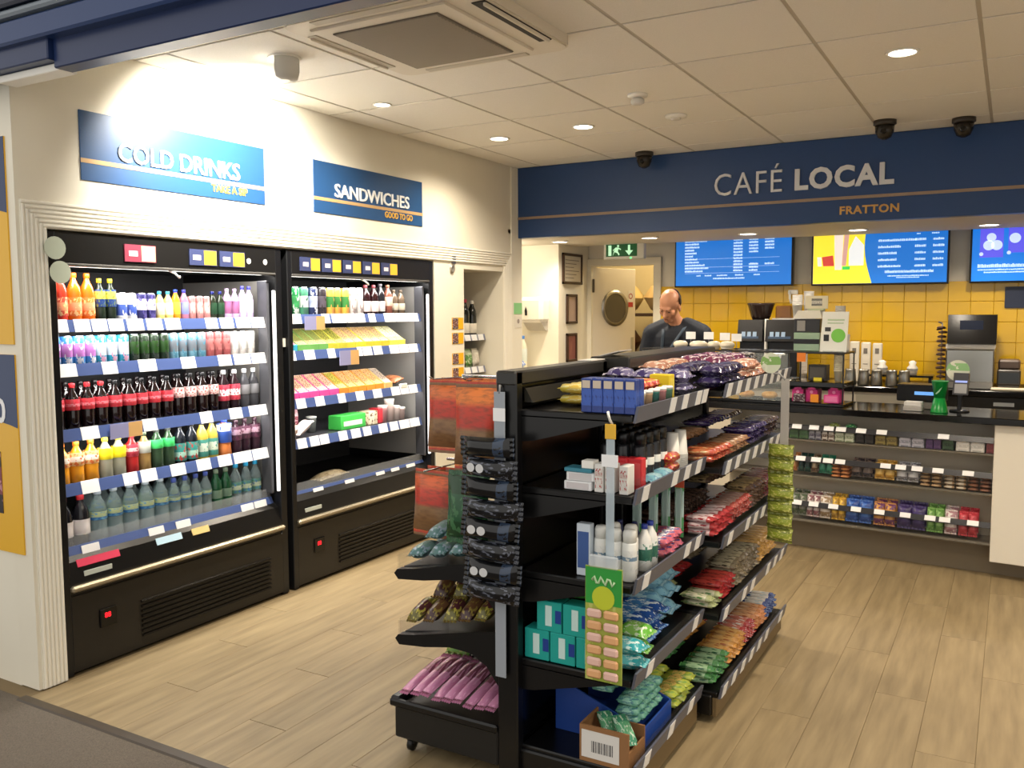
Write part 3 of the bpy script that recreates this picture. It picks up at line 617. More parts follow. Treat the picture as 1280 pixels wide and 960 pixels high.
for k,(c1,c2,d) in enumerate((((60,40,30),(90,60,40),'dark brown'),((110,60,40),(226,180,40),'brown and yellow'),((120,64,44),(230,190,60),'tan and yellow'),((90,150,60),(200,214,170),'green and white'),((220,210,190),(236,230,210),'cream'))):
    spawn(pillow(.085,.14,.045,pack(c1,c2,c2,.3,(.7,1.1))),'snack_bag',d+' snack bag on the middle niche shelf','bag',(-.23,5.22+k*.098,1.145),rot=(1.45,0,1.57))
for k,(c,d) in enumerate((((40,70,150),'blue'),((30,60,160),'royal blue'),((60,90,170),'pale blue'),((30,30,40),'black'))):
    spawn(pillow(.10,.15,.06,pack(c,(60,100,180),(200,210,230),.3)),'snack_bag',d+' bag on the third niche shelf','bag',(-.22,5.24+k*.11,.93),rot=(1.4,0,1.57))
# ================================================================ GONDOLA (two bays back to back with a spine along y)
GB = mat((12,12,13), .30); GBK = mat((9,9,9), .18)
STRIPG = mat((92,94,106), .4); CLEAR = mat((70,76,80), .08, alpha=.07)
AZ = [1.200,.962,.697,.415,.135]; BZ = [1.215,.940,.672,.405,.118]
def bay(label, x0, xs, xf, y0, y1, top, decks, labels, rail_w):
    """x0..xs spine, decks run from xs to the front xf"""
    t = thing('gondola_shelving', label, 'shelving', ((x0+xs)/2,(y0+y1)/2,0)); P = lambda n,g,m,r=None,s=False: part(n,g,m,r or t,s)
    P('back_panel', G().box((x0+.02,y0+.03,.05),(xs-.012,y1-.02,top-.03)), GBK)
    for y in (y0,y1-.04): P('upright', G().cbox((x0,y,.03),(xs,y+.04,top-.001),.004), GB)
    P('top_rail', G().cbox((x0-rail_w,y0-.004,top-.045),(xs+rail_w,y1+.004,top),.006), mat((44,43,40),.35))
    P('gloss_board', G().prism([(decks[0]+.02,xs),(decks[0]+.02,xs+.03),(top-.055,xs+.004),(top-.055,xs)],1,y0+.05,y1-.03), mat((46,44,38),.12))
    P('base', G().cbox((x0,y0+.02,.03),(xf-.03,y1-.01,decks[-1]-.012),.005), GB)
    P('kick_strip', G().cbox((xf-.03,y0+.03,.025),(xf-.012,y1-.01,decks[-1]-.02),.003), mat((104,86,58),.45))
    for k,z in enumerate(decks):
        sh = P('shelf', G().cbox((xs-.005,y0+.03,z-.022),(xf-.01,y1-.006,z),.004), GB)
        for y in (y0+.03,y1-.012): P('bracket', G().prism([(y,0)]*0+[(xs-.004,z-.10),(xs+.04,z-.095),(xf-.06,z-.022),(xs-.004,z-.022)],1,y,y+.006) if 0 else G().prism([(z-.10,xs-.004),(z-.095,xs+.04),(z-.022,xf-.06),(z-.022,xs-.004)],1,y,y+.006), GB, sh)
        P('price_strip', G().prism([(z-.022,xf-.008),(z-.022,xf),(z+.026,xf+.010),(z+.026,xf+.002)],1,y0+.03,y1-.006), STRIPG, sh)
        P('clear_riser', G().box((xf+.002,y0+.032,z+.026),(xf+.004,y1-.008,z+.055)), CLEAR, sh)
        for a in labels[k]:
            P('price_label', G().prism([(z-.021,xf+.001),(z-.021,xf+.003),(z+.027,xf+.013),(z+.027,xf+.011)],1,a,a+.052), TICKW, sh)
    return t
lab = lambda a,b,n,skip=(): [a+(b-a)*i/n for i in range(n) if i not in skip]
A = bay('near black gondola bay with toiletries on its shelves', 1.945, 2.017, 2.39, 2.30, 2.985, 1.318, AZ,
    [[2.60,2.72,2.86,2.93],[2.37,2.63,2.75,2.87],[2.38,2.76,2.87],[2.42,2.86],[2.40,2.62,2.82]], .0)
B = bay('far black gondola bay heaped with confectionery bars', 1.965, 2.075, 2.445, 3.0, 4.06, 1.328, BZ,
    [lab(3.04,4.04,8),lab(3.04,4.04,8),lab(3.08,4.04,8,(1,)),lab(3.04,4.04,8,(1,4)),lab(3.04,4.04,8,(6,))], .025)
# left-hand trays of the near bay, carried on curved arms
P = lambda n,g,m,r=None,s=False: part(n,g,m,r or A,s)
for dz in (0,-.225):
    for y in (2.305,2.95):
        P('tray_arm', G().prism([(z+dz,x) for x,z in ((1.552,.640),(1.540,.625),(1.556,.606),(1.66,.616),(1.76,.634),(1.84,.630),(1.90,.600),(1.946,.540),(1.946,.720),(1.80,.690),(1.62,.650))],1,y,y+.03), GB)
    tr = P('tray', G().prism([(z+dz,x) for x,z in ((1.56,.636),(1.56,.644),(1.944,.712),(1.944,.700))],1,2.335,2.95), GB)
    P('clear_lip', G().box((1.556,2.31,.645+dz),(1.559,2.97,.695+dz)), CLEAR, tr); P('clear_lip', G().prism([(z+dz,x) for x,z in ((1.556,.645),(1.556,.69),(1.76,.72),(1.76,.682))],1,2.302,2.304), CLEAR, tr)
P('wing_base', G().cbox((1.535,2.30,.055),(1.944,2.98,.175),.006), mat((22,22,22),.4))
P('wing_lip', G().cbox((1.52,2.295,.165),(1.56,2.985,.20),.008), GB)
P('wing_lip', G().cbox((1.52,2.29,.165),(1.944,2.31,.192),.006), GB)
for x,y in ((1.58,2.34),(1.58,2.92)):
    c = P('caster', G().lathe([(.010,0),(.024,.004),(.024,.018),(.010,.022)],16,(x-.011,y,.026),0), mat((12,12,12),.4), None, True); P('caster_fork', G().cbox((x-.016,y-.012,.03),(x+.016,y+.012,.06),.003), SATIN, c)
# hook rail for the hanging bags
P('hook_rail', G().tube([(1.95,2.80,1.255),(1.50,2.80,1.255)],.006), CHROME, None, True)
for x in (1.56,1.70): P('hook', G().tube([(x,2.80,1.255),(x,2.52,1.262),(x,2.49,1.275)],.003), CHROME, None, True)
P('hook_rail', G().tube([(1.95,2.72,.945),(1.48,2.72,.945)],.006), CHROME, None, True); P('hook', G().tube([(1.57,2.72,.945),(1.57,2.44,.95)],.003), CHROME, None, True)
crisp = pillow(.155,.30,.05,pack((196,70,36),(176,52,34),(150,96,50),.3,(.45,.8),3.5)); 
def crisps(c1,c2,c3,w,l): return pillow(w,l,.05,striped([(0,(120,84,52)),(.44,(140,104,66)),(.50,(190,52,36)),(.74,(200,64,40)),(.82,c1),(1,c1)],(96,60,38),.28))
c1_ = crisps((214,112,56),(130,92,56),(176,86,52),.15,.265); c3_ = crisps((210,96,50),(146,108,66),(178,74,48),.165,.235); c2_ = crisps((226,124,48),(146,108,66),(178,74,48),.17,.32)
for sp,x,y,z,d,n in ((c1_,1.555,2.60,1.12,'left','upper left'),(c1_,1.56,2.67,1.12,'','u2'),(c2_,1.722,2.54,1.10,'','upper right'),(c2_,1.725,2.61,1.10,'','r2'),(c3_,1.57,2.49,.825,'','lower'),(c3_,1.575,2.56,.825,'','l2')):
    lb = {'upper left':'orange and brown crisp bag hanging front on the left upper hook','u2':'orange crisp bag behind the front one on the left upper hook','upper right':'orange and red crisp bag hanging front on the hook nearest the spine','r2':'orange and red crisp bag second on the hook nearest the spine','lower':'red crisp bag hanging front on the lower hook','l2':'red crisp bag second on the lower hook'}[n]
    spawn(sp,'crisp_bag',lb,'bag',(x,y+.025,z),rot=(1.5,random.uniform(-.05,.05),random.uniform(-.1,.1)),group='hanging crisp bags')
spawn(pillow(.16,.24,.05,pack((24,70,34),(30,90,50),(60,120,70),.25)),'crisp_bag','dark green bag hanging behind the black sweet bags','bag',(1.80,2.385,.86),rot=(1.5,0,0))
# clip strip at the end of the spine with black bags
t = thing('clip_strip', 'grey plastic clip strip hanging down the near end post of the gondola', 'strip', (1.965,2.285,1.28))
part('strip', G().cbox((1.947,2.283,.36),(1.985,2.287,1.255),.001), mat((150,156,164),.25), t); part('hanger', G().tube([(1.966,2.285,1.25),(1.966,2.289,1.275),(1.966,2.297,1.27)],.004), GREY, t, True)
part('white_tag', G().box((1.945,2.2815,1.165),(1.987,2.283,1.205)), TICKW, t); part('joint', G().box((1.945,2.2815,.60),(1.987,2.283,.615)), GREY, t)
blk = pillow(.062,.195,.05,pack((14,15,18),(20,24,30),(90,96,110),.12,(.35,.65),7,1)); blk2 = pillow(.062,.195,.05,pack((12,13,15),(44,60,84),(16,18,22),.12,(.7,.9),5,1))
eg=G()
for ex in (-.052,-.020): eg.lathe([(.012,0),(.014,.0008)],14,(0,ex,.0505),2)
emb=eg.mesh('white_emblem',mat((206,206,206),.3))
for k in range(8):
    spawn((blk if k%2 else blk2)+([('white_emblem',emb.copy(),None)] if k in (1,4,6) else []),'sweet_bag',ORDN[k]+' black glossy sweet bag from the top of the clip strip','bag',(1.945+random.uniform(-.008,.008),2.284,1.085-k*.064),rot=(1.57+random.uniform(-.25,.1),1.57+random.uniform(-.05,.12),0),group='black bags on the clip strip')
# packets on the left-hand trays
pb = pillow(.064,.132,.046,pack((70,120,120),(120,160,150),(150,170,190),.3)); ol = pillow(.054,.135,.045,pack((104,96,30),(90,40,44),(190,176,60),.3)); ol2 = pillow(.054,.135,.045,pack((70,36,36),(110,70,40),(150,130,50),.3))
k=0
for i in range(4):
    for j in range(4):
        spawn(pb,'sweet_bag',ORDN[j]+' grey-green crinkled bag from near end, '+ORDN[i]+' from the lip, upper left tray','bag',(1.605+i*.082,2.40+j*.15,.668+i*.0145),rot=(.12,-.17,random.uniform(-.2,.2)),group='bags on the upper left tray')
for i in range(5):
    for j in range(4):
        u=(i+j)%2; spawn((ol,ol2)[u],'sweet_bag',ORDN[j]+' '+('olive-brown','maroon-olive')[u]+' bag from near end, '+ORDN[i]+' from the lip, lower left tray','bag',(1.60+i*.068,2.40+j*.15,.462+i*.013),rot=(.45,-.15,random.uniform(-.3,.1)),group='bags on the lower left tray')
for i in range(3):
    for j in range(3): spawn(pb,'sweet_bag','upper layer grey-green bag, '+ORDN[j]+' from near end, '+ORDN[i]+' from the lip','bag',(1.655+i*.082,2.44+j*.17,.736+i*.0145),rot=(.25,-.17,random.uniform(-.3,.3)),group='bags on the upper left tray')
for i in range(3):
    for j in range(3): spawn((ol,ol2)[(i+j+1)%2],'sweet_bag','upper layer '+('olive-brown','maroon-olive')[(i+j+1)%2]+' bag, '+ORDN[j]+' from near end, '+ORDN[i]+' from the lip','bag',(1.66+i*.075,2.46+j*.16,.548+i*.013),rot=(.6,-.1,random.uniform(-.4,.2)),group='bags on the lower left tray')
pk = pillow(.037,.26,.03,pack((206,124,166),(150,80,100),(222,150,186),.3,(.5,1.1),4))
for i in range(9):
    spawn(pk,'stick_packet',ORDN[i]+' pink stick packet from the outer side of the gondola wing base','packet',(1.575+i*.041,2.435+.002*i,.222+.004*(i%3)),rot=(.20,random.uniform(-.12,.12),-.05+random.uniform(-.015,.015)),group='pink packets on the wing base')
gr = pillow(.10,.15,.05,pack((96,150,36),(70,84,30),(150,150,60),.3)); gr2 = pillow(.10,.15,.06,pack((90,100,40),(120,130,70),(60,90,30),.3))
for k,(x,y,z,sp,d) in enumerate(((1.60,2.66,.27,gr,'bright green'),(1.70,2.67,.28,gr2,'olive'),(1.80,2.65,.29,gr2,'dull green'),(1.66,2.80,.26,gr2,'mossy'),(1.80,2.82,.27,gr,'leaf green'))):
    spawn(sp,'snack_bag',d+' snack bag leaning behind the pink stick packets','bag',(x,y,z),rot=(.55,0,.2*(k%2)))
# ---- right-hand stock
def heap(sp, nm, lb, cat, x0,x1,nx, y0,y1,ny, z, nz, dz, grp, rz=1.5708, jit=.08, tilt=.0, slope=0.):
    """bars/bags heaped on a deck; alike and mixed up, so they share a label and a group"""
    lb = lb.replace(' of the far bay','').replace(' on the ',' on ').replace(' heaped ',' ').replace(' sweet bag',' bag').replace(' shelf',' far-bay shelf' if 'far bay' in lb else ' shelf').replace('far-bay far','far')
    for k in range(nz):
        for i in range(nx):
            for j in range(ny):
                if k < nz-1 and i < nx-1 and nx > 1: continue      # only what shows: the top layer and the front row
                x=x0+(x1-x0)*(i+.5)/nx; y=y0+(y1-y0)*(j+.5)/ny
                spawn(sp,nm,lb+', '+(ORDN[j]+' from near end' if ny>1 else '')+('' if nx==1 else ' front' if i==nx-1 else ' back' if i==0 else (' middle' if nx==3 else (' mid-back',' mid-front')[i-1]))+(('' if nz==1 else ' uppermost' if k==nz-1 else (' underneath' if nz==2 else (' lowest',' second-layer',' third-layer')[k]))),cat,(x+random.uniform(-.004,.004),y+random.uniform(-.003,.003),z+.005+k*dz*1.06+slope*(x1-x)),rot=(random.uniform(-jit,jit)*.5,tilt+random.uniform(-jit,jit)*.5,rz+random.uniform(-jit,jit)*2),group=grp)
bl = carton(.0335,.032,.10,pack((24,52,140),(40,84,190),(30,60,150),.35,(.2,.7),5,2)); bl.append(('box_band', G().box((-.0125,-.0175,.072),(.0125,-.016,.094)).mesh('box_band',mat((206,190,170),.4)), None)); bl.append(('box_mark', G().prism([(-.004,.006),(.004,.006),(0,.014)],1,-.0172,-.016).mesh('box_mark',WHITE), None)) if 0 else None
for j in range(2):
    for i in range(5):
        spawn(bl,'medicine_box',('front','rear')[j]+'-row blue box, '+ORDN[i]+' from the spine, top shelf of the near bay','box',(2.232+i*.0345,2.352+j*.036,1.200),group='blue boxes on the top shelf')
bY = bar(.05,.13,.03,pack((236,206,50),(230,190,60),(240,230,150),.3,(.3,.7))); bR = bar(.045,.095,.035,pack((206,50,44),(220,80,70),(230,180,60),.3,(.3,.7)))
heap(bY,'snack_bar','yellow wrapped bar on the top shelf of the near bay','bar',2.07,2.21,1,2.46,2.72,5,1.20,2,.032,'yellow bars on the top shelf')
heap(bR,'snack_bar','red wrapped bar on the top shelf of the near bay','bar',2.225,2.335,1,2.46,2.72,5,1.20,2,.036,'red bars on the top shelf')
for k,(c,d) in enumerate((((214,190,150),'cream'),((230,190,150),'peach'),((60,130,120),'teal'),((220,150,150),'pink'),((120,170,140),'mint'))):
    spawn(tub(c,.05,.017),'lip_balm_pot',d+' small pot at the front edge of the top near shelf','pot',(2.362,2.43+k*.06,1.20))
spawn(carton(.05,.07,.085,mat((228,200,40),.4),mat((236,214,90),.4)),'tissue_box','yellow upright box on the top shelf of the near bay','box',(2.30,2.79,1.20),rz=1.57)
lil = pillow(.12,.104,.05,pack((112,104,150),(60,50,110),(180,176,200),.25)); pur = pillow(.10,.112,.045,pack((40,30,72),(54,42,90),(110,106,134),.22)); pea = pillow(.10,.105,.045,pack((196,130,100),(214,150,120),(240,220,200),.25)); mag = pillow(.11,.10,.05,pack((110,40,80),(130,50,90),(220,200,210),.22)); dk = pillow(.09,.10,.045,pack((40,34,34),(70,60,56),(200,196,190),.2))
heap(lil,'sweet_bag','lilac-grey sweet bag heaped at the far end of the top near shelf','bag',2.05,2.37,3,2.83,2.97,1,1.20,2,.04,'lilac bags on the top near shelf')
heap(pea,'sweet_bag','peach sweet bag along the spine on the top far shelf','bag',2.108,2.218,1,3.05,3.40,3,1.215,2,.042,'peach bags along the spine')
heap(pur,'sweet_bag','deep purple sweet bag on the top far shelf','bag',2.212,2.438,2,3.03,3.36,3,1.215,2,.036,'purple bags on the top far shelf')
heap(pea,'sweet_bag','peach orange sweet bag heaped mid-way along the top far shelf','bag',2.325,2.435,1,3.40,3.62,2,1.215,2,.036,'peach bags on the top far shelf')
heap(mag,'sweet_bag','plum sweet bag heaped on the top shelf of the far bay','bag',2.112,2.318,2,3.44,3.84,3,1.215,2,.042,'plum bags on the top far shelf')
heap(pea,'sweet_bag','salmon coloured sweet bag at the front of the top far shelf','bag',2.322,2.435,1,3.64,3.98,3,1.215,1,.042,'salmon bags on the top far shelf')
heap(dk,'sweet_bag','black and silver sweet bag on the top far shelf','bag',2.115,2.318,2,3.85,4.03,2,1.215,2,.042,'black bags on the top far shelf')
# second tier near: medicine boxes, spray cans, cups, tissues
wbx = carton(.09,.05,.026,mat((232,232,232),.45),mat((206,200,200),.45))
for k,(x,y,z,a,d) in enumerate(((2.20,2.37,.963,0,'bottom'),(2.205,2.375,.990,.06,'middle'))): spawn(wbx,'medicine_box','white flat medicine box, '+d+' of the stack on the second near shelf','box',(x,y,z),rz=a)
spawn(carton(.09,.06,.012,mat((60,130,150),.4)),'medicine_box','thin teal box lying on the white medicine boxes','box',(2.20,2.375,1.0165)); spawn(carton(.04,.04,.024,WHITE),'medicine_box','small white box on top of the thin teal box','box',(2.23,2.37,1.029))
tw = carton(.028,.05,.085,mat((226,224,218),.45),pack((220,214,206),(206,180,170),(190,60,60),.4,(.6,.8),5,2))
for k,x in enumerate((2.268,2.302,2.347)): spawn(tw,'medicine_box',ORDN[k]+' upright white medicine box at the near edge of the second shelf','box',(x,2.372,.962))
for k,(x,y) in enumerate(((2.30,2.44),(2.345,2.45))): spawn(carton(.05,.035,.095,mat((204,44,52),.4),mat((220,90,90),.4)),'medicine_box',('inner','outer')[k]+' red box behind the white medicine boxes','box',(x,y,.962))
spray = [('spray_can',G().lathe([(.021,0),(.022,.003),(.022,.115),(.018,.125)],14).mesh('spray_can',mat((34,34,38),.25),True),None),('cap',G().lathe([(.019,.122),(.019,.155),(.015,.16)],14).mesh('cap',mat((16,16,18),.3),True),None),('label',G().lathe([(.0223,.03),(.0225,.031),(.0225,.062),(.0223,.063)],14,caps=False).mesh('label',mat((80,80,86),.4),True),None)]
sprayw = spray[:2]+[('label',G().lathe([(.0223,.055),(.0225,.056),(.0225,.078),(.0223,.079)],14,caps=False).mesh('label',WHITE,True),None)]
n=0
for j,y in enumerate((2.52,2.58,2.64,2.70)):
    for i,x in enumerate((2.22,2.275,2.33)):
        spawn(sprayw if i==2 else spray,'deodorant_can','black deodorant can, '+ORDN[j]+' row '+('spine side','middle','front')[i]+', second near shelf','can',(x,y,.962),group='black spray cans')
tis = pillow(.06,.095,.03,pack((110,180,200),(160,210,220),(90,150,190),.3))
heap(tis,'tissue_packet','pale blue tissue packet at the front of the second near shelf','packet',2.345,2.385,1,2.48,2.68,2,.962,1,.03,'tissues on the second near shelf',0)
for k,y in enumerate((2.80,2.88)): spawn(cups_up(8,.026,.085,mat((226,224,216),.5),.006),'cup_stack','white stack of cups, '+('nearer','farther')[k]+' one, on the second near shelf','cups',(2.335,y,.962))
heap(bR,'snack_bar','salmon packet behind the tissue packets on the second near shelf','bar',2.33,2.38,1,2.68,2.78,1,.962,2,.03,'salmon packets',0)
# third tier near
wdeo = aerosol(.155,.0225,mat((226,226,220),.35),mat((216,216,210),.4),pack((222,222,218),(110,140,166),(214,214,208),.4,(.5,.68),4,2))
deo=[(2.255,2.40),(2.305,2.385),(2.35,2.39),(2.275,2.45),(2.33,2.45)]
for k,(x,y) in enumerate(deo): spawn(wdeo,'roll_on_bottle',ORDN[k]+' white toiletry bottle at the near edge of the third shelf','bottle',(x,y,.697))
bdeo = bottle(.145,.024,mat((226,226,222),.35),pack((226,230,226),(40,110,90),(60,130,110),.4,(.1,.7),4,2),mat((40,60,150),.35),(.2,.6)); ndeo = bottle(.13,.022,mat((30,44,90),.3),mat((190,196,210),.4),mat((30,40,90),.35),(.3,.6))
for k,y in enumerate((2.51,2.56)): spawn(bdeo,'roll_on_bottle',('nearer','farther')[k]+' white bottle with blue cap and green label, third near shelf','bottle',(2.35,y,.697))
for k,(x,y) in enumerate(((2.24,2.52),(2.29,2.52),(2.24,2.58),(2.29,2.58))): spawn(ndeo,'roll_on_bottle',ORDN[k]+' navy bottle behind the white ones on the third shelf','bottle',(x,y,.697))
spawn(carton(.045,.03,.16,mat((206,216,226),.3),mat((60,90,150),.4)),'toothpaste_box','pale blue upright box beside the white toiletry bottles','box',(2.21,2.38,.697))
tp = bar(.04,.10,.035,pack((220,90,110),(235,225,230),(60,70,150),.3,(.25,.5)))
heap(tp,'toothpaste_tube','pink white and blue striped tube on the third near shelf','tube',2.28,2.385,1,2.62,2.80,4,.697,2,.034,'striped tubes on the third near shelf')
tb = [('blister_card',G().cbox((-.016,-.001,0),(.016,.001,.20),.0008).mesh('blister_card',pack((80,170,90),(190,216,210),(120,190,150),.3,(.35,.8),3,2)),None),('blister',G().cbox((-.011,-.011,.03),(.011,-.001,.17),.003).mesh('blister',mat((200,226,220),.1,alpha=.4)),None),('header',G().box((-.016,-.0015,.172),(.016,.0015,.20)).mesh('header',mat((190,80,50),.4)),None)]
for k,(x,y) in enumerate(((2.30,2.84),(2.345,2.85),(2.30,2.72),(2.25,2.70))): spawn(tb,'toothbrush_pack',ORDN[k]+' hanging green toothbrush card over the third near shelf','toothbrush',(x,y,.722))
# fourth tier near: teal boxes stacked at the end, then tissue packs
tealb = carton(.085,.06,.095,mat((32,160,150),.35)); tealb += [('white_panel',G().box((-.012,-.0313,.018),(.010,-.030,.082)).mesh('white_panel',mat((200,226,222),.4)),None),('blue_panel',G().box((.022,-.0313,.03),(.042,-.030,.07)).mesh('blue_panel',mat((30,60,140),.4)),None)]
for k,(x,z,d) in enumerate(((2.062,.4155,'bottom left'),(2.151,.4155,'bottom middle'),(2.24,.4155,'bottom right'),(2.105,.511,'top left'),(2.195,.511,'top right'))): spawn(tealb,'tissue_box','teal box, '+d+' of the stack at the near end, fourth shelf','box',(x,2.372,z))
spawn(pillow(.11,.14,.05,pack((70,150,50),(110,170,60),(50,120,40),.3)),'wipes_pack','green pack lying on top of the teal boxes','pack',(2.17,2.44,.607))
lb_ = pillow(.064,.20,.055,pack((120,180,206),(170,212,224),(90,150,190),.25)); db_ = pillow(.060,.20,.05,pack((30,80,170),(60,130,200),(200,220,230),.25)); lg_ = pillow(.085,.115,.05,pack((110,200,60),(150,216,90),(220,236,200),.25)); tq_ = pillow(.07,.14,.045,pack((40,170,180),(90,200,206),(200,230,226),.25))
heap(tq_,'wipes_pack','turquoise pack at the near front of the fourth shelf','pack',2.29,2.38,1,2.36,2.46,1,.415,2,.045,'turquoise packs')
heap(lg_,'wipes_pack','lime green pack on the fourth near shelf','pack',2.26,2.38,1,2.47,2.56,1,.415,2,.05,'lime packs')
heap(db_,'tissue_packet','royal blue pack on the fourth near shelf','packet',2.12,2.38,1,2.56,2.76,3,.415,2,.056,'royal blue packs')
heap(lb_,'tissue_packet','pale blue pack on the fourth near shelf','packet',2.06,2.38,1,2.76,2.97,3,.415,3,.058,'pale blue packs')
# bottom tier near: cardboard tray, blue carton with mint packets
kd = mat((140,100,62),.7)
t = thing('cardboard_tray','open cardboard box with a white barcode label at the near bottom corner','box',(2.285,2.36,.136))
part('box_wall', G().box((2.215,2.332,.136),(2.375,2.338,.25)), kd, t); part('box_wall', G().box((2.215,2.46,.136),(2.375,2.466,.225)), kd, t); part('box_wall', G().box((2.215,2.338,.136),(2.221,2.46,.25)), kd, t); part('box_wall', G().box((2.369,2.338,.136),(2.375,2.46,.19)), kd, t); part('box_floor', G().box((2.221,2.338,.136),(2.369,2.46,.142)), kd, t)
lbp = part('box_label', G().box((2.222,2.3305,.15),(2.345,2.332,.235)), mat((214,212,208),.5), t)
g=G()
for k in range(16):
    w=(.0012,.0022,.0016,.003)[k*7%4]; g.box((2.255+k*.0045,2.3299,.17),(2.255+k*.0045+w,2.3305,.205))
part('barcode', g, mat((70,70,74),.5), lbp)
mint = bar(.042,.078,.03,pack((110,190,160),(150,214,190),(70,140,150),.25,(.3,.7))); mint2 = bar(.05,.11,.03,pack((60,150,110),(90,176,120),(190,220,190),.25,(.3,.7)))
for k,(x,y) in enumerate(((2.27,2.42),(2.33,2.40))): spawn(mint2,'sweet_bar',('inner','outer')[k]+' green packet sticking out of the cardboard box','packet',(x,y,.205+.01*k),rot=(.5,0,.8))
t = thing('blue_carton','open royal blue display carton of mint packets on the gondola base','box',(2.23,2.60,.136)); bc=mat((34,70,150),.4)
part('carton_wall', G().prism([(.136,2.06),(.29,2.06),(.29,2.12),(.20,2.36),(.136,2.36)],1,2.478,2.484), bc, t); part('carton_wall', G().prism([(.136,2.06),(.29,2.06),(.29,2.12),(.20,2.36),(.136,2.36)],1,2.73,2.736), bc, t); part('carton_wall', G().box((2.36,2.484,.136),(2.366,2.73,.20)), bc, t); part('carton_floor', G().box((2.06,2.484,.136),(2.36,2.73,.15)), bc, t)
heap(mint,'mint_packet','mint green packet in the royal blue carton','packet',2.085,2.345,3,2.495,2.72,5,.17,3,.028,'mint packets in the blue carton',1.5708,.12,.0,.34)
heap(bar(.05,.11,.03,pack((170,180,50),(226,190,90),(120,160,60),.25,(.3,.7))),'sweet_bar','yellow-green bar at the far end of the near base','bar',2.08,2.37,3,2.75,2.96,4,.136,2,.03,'yellow-green bars on the near base',1.57,.1,0,.15)
# ---- far bay, tiers two to five
def bars(name, z, y0,y1,c1,c2,c3,desc,w=.045,l=.13,h=.024,nz=2,slope=.10,nx=2,x0=2.10,x1=2.435):
    n=max(1,round((y1-y0)/(w+.004)))
    heap(bar(w,l,h,pack(c1,c2,c3,.22,(.2,.8),4)),name,desc,'bar',x0,x1,nx,y0,y1,n,z,nz,h*.9,desc,1.5708,.09,0,slope)
cb='chocolate_bar'
bars(cb,.940,3.03,3.26,(200,70,50),(220,110,60),(230,190,120),'orange red bar on the second shelf of the far bay')
bars(cb,.940,3.26,3.52,(170,120,80),(200,150,110),(90,60,40),'tan wrapped bar on the second shelf of the far bay')
bars(cb,.940,3.52,3.80,(50,34,90),(64,44,110),(150,140,170),'purple bar on the second shelf of the far bay',nz=3)
bars(cb,.940,3.80,4.03,(80,60,56),(150,140,140),(60,40,40),'silver brown bar on the second shelf of the far bay',nz=3)
bars(cb,.672,3.03,3.55,(60,44,40),(90,66,56),(120,90,70),'dark brown bar behind the red ones, third shelf of the far bay',nz=3,nx=1,x0=2.10,x1=2.26)
bars(cb,.672,3.03,3.28,(196,50,54),(230,200,200),(170,30,40),'red and white bar on the third shelf of the far bay',nz=3,nx=1,x0=2.27)
bars(cb,.672,3.28,3.55,(190,70,60),(170,130,120),(210,190,180),'rosy brown bar on the third shelf of the far bay',nz=3,nx=1,x0=2.27)
bars(cb,.672,3.55,3.80,(110,80,60),(170,140,90),(50,36,30),'chestnut bar on the third shelf of the far bay',nz=4)
bars(cb,.672,3.80,4.03,(130,60,60),(150,100,90),(60,40,40),'maroon bar on the third shelf of the far bay',nz=4)
bars(cb,.405,3.03,3.14,(170,176,120),(210,206,170),(90,140,70),'cream and green bar on the fourth shelf of the far bay',nz=2)
bars(cb,.405,3.14,3.32,(180,36,40),(196,60,50),(120,30,30),'crimson bar on the fourth shelf of the far bay',nz=3)
bars(cb,.405,3.32,3.70,(130,116,90),(170,160,130),(70,60,44),'silver bronze bar on the fourth shelf of the far bay',nz=4)
bars(cb,.405,3.70,4.02,(206,156,70),(222,176,100),(150,100,50),'golden bar on the fourth shelf of the far bay',nz=4)
bars(cb,.118,3.03,3.25,(70,140,70),(150,190,140),(40,100,60),'green striped bar on the base of the far bay',nz=3)
bars(cb,.118,3.25,3.50,(216,150,60),(226,170,90),(190,100,50),'amber bar on the base of the far bay',nz=3)
bars(cb,.118,3.50,3.66,(190,50,50),(216,120,100),(240,230,220),'scarlet bar on the base of the far bay',nz=3)
bars(cb,.118,3.66,3.84,(206,130,70),(220,160,110),(170,90,50),'copper orange bar on the base of the far bay',nz=3)
bars(cb,.118,3.84,4.03,(60,80,150),(220,214,206),(150,190,206),'blue and white bar on the base of the far bay',nz=3)
# ---- clip strips hanging in front of the shelves
t = thing('clip_strip','clear clip strip with a yellow tag hanging at the near end of the gondola','strip',(2.331,2.285,1.20))
part('hook',G().tube([(2.331,2.30,1.175),(2.331,2.282,1.19),(2.329,2.276,1.205),(2.325,2.283,1.213)],.004),WHITE,t,True)
part('yellow_tag',G().cbox((2.315,2.283,1.135),(2.348,2.287,1.178),.001),mat((226,176,50),.4),t); part('strip',G().cbox((2.319,2.284,.77),(2.345,2.286,1.137),.0008),mat((200,214,222),.1,alpha=.5),t); part('white_label',G().box((2.306,2.281,1.055),(2.356,2.284,1.09)),TICKW,t)
t = thing('hanging_card_pack','green and yellow hanging card with twelve peach coloured pieces in blisters','pack',(2.32,2.268,.44))
part('card',G().cbox((2.262,2.268,.425),(2.378,2.272,.765),.001),pack((150,170,50),(170,180,60),(190,196,90),.35,(.2,.8),3,2),t); part('green_header',G().box((2.264,2.2665,.655),(2.376,2.268,.762)),mat((50,150,60),.35),t); part('script_mark',G().tube([(2.285+i*.007,2.266,.725+.012*math.sin(i*1.9)) for i in range(11)],.004,5),mat((190,220,170),.4),t,True); part('yellow_oval',G().lathe([(.035,0),(.035,.001)],20,(2.32,2.2655,.675),1),mat((190,200,50),.4),t); part('clear_pouch',G().cbox((2.275,2.262,.762),(2.365,2.272,.80),.004),mat((220,226,230),.08,alpha=.4),t)
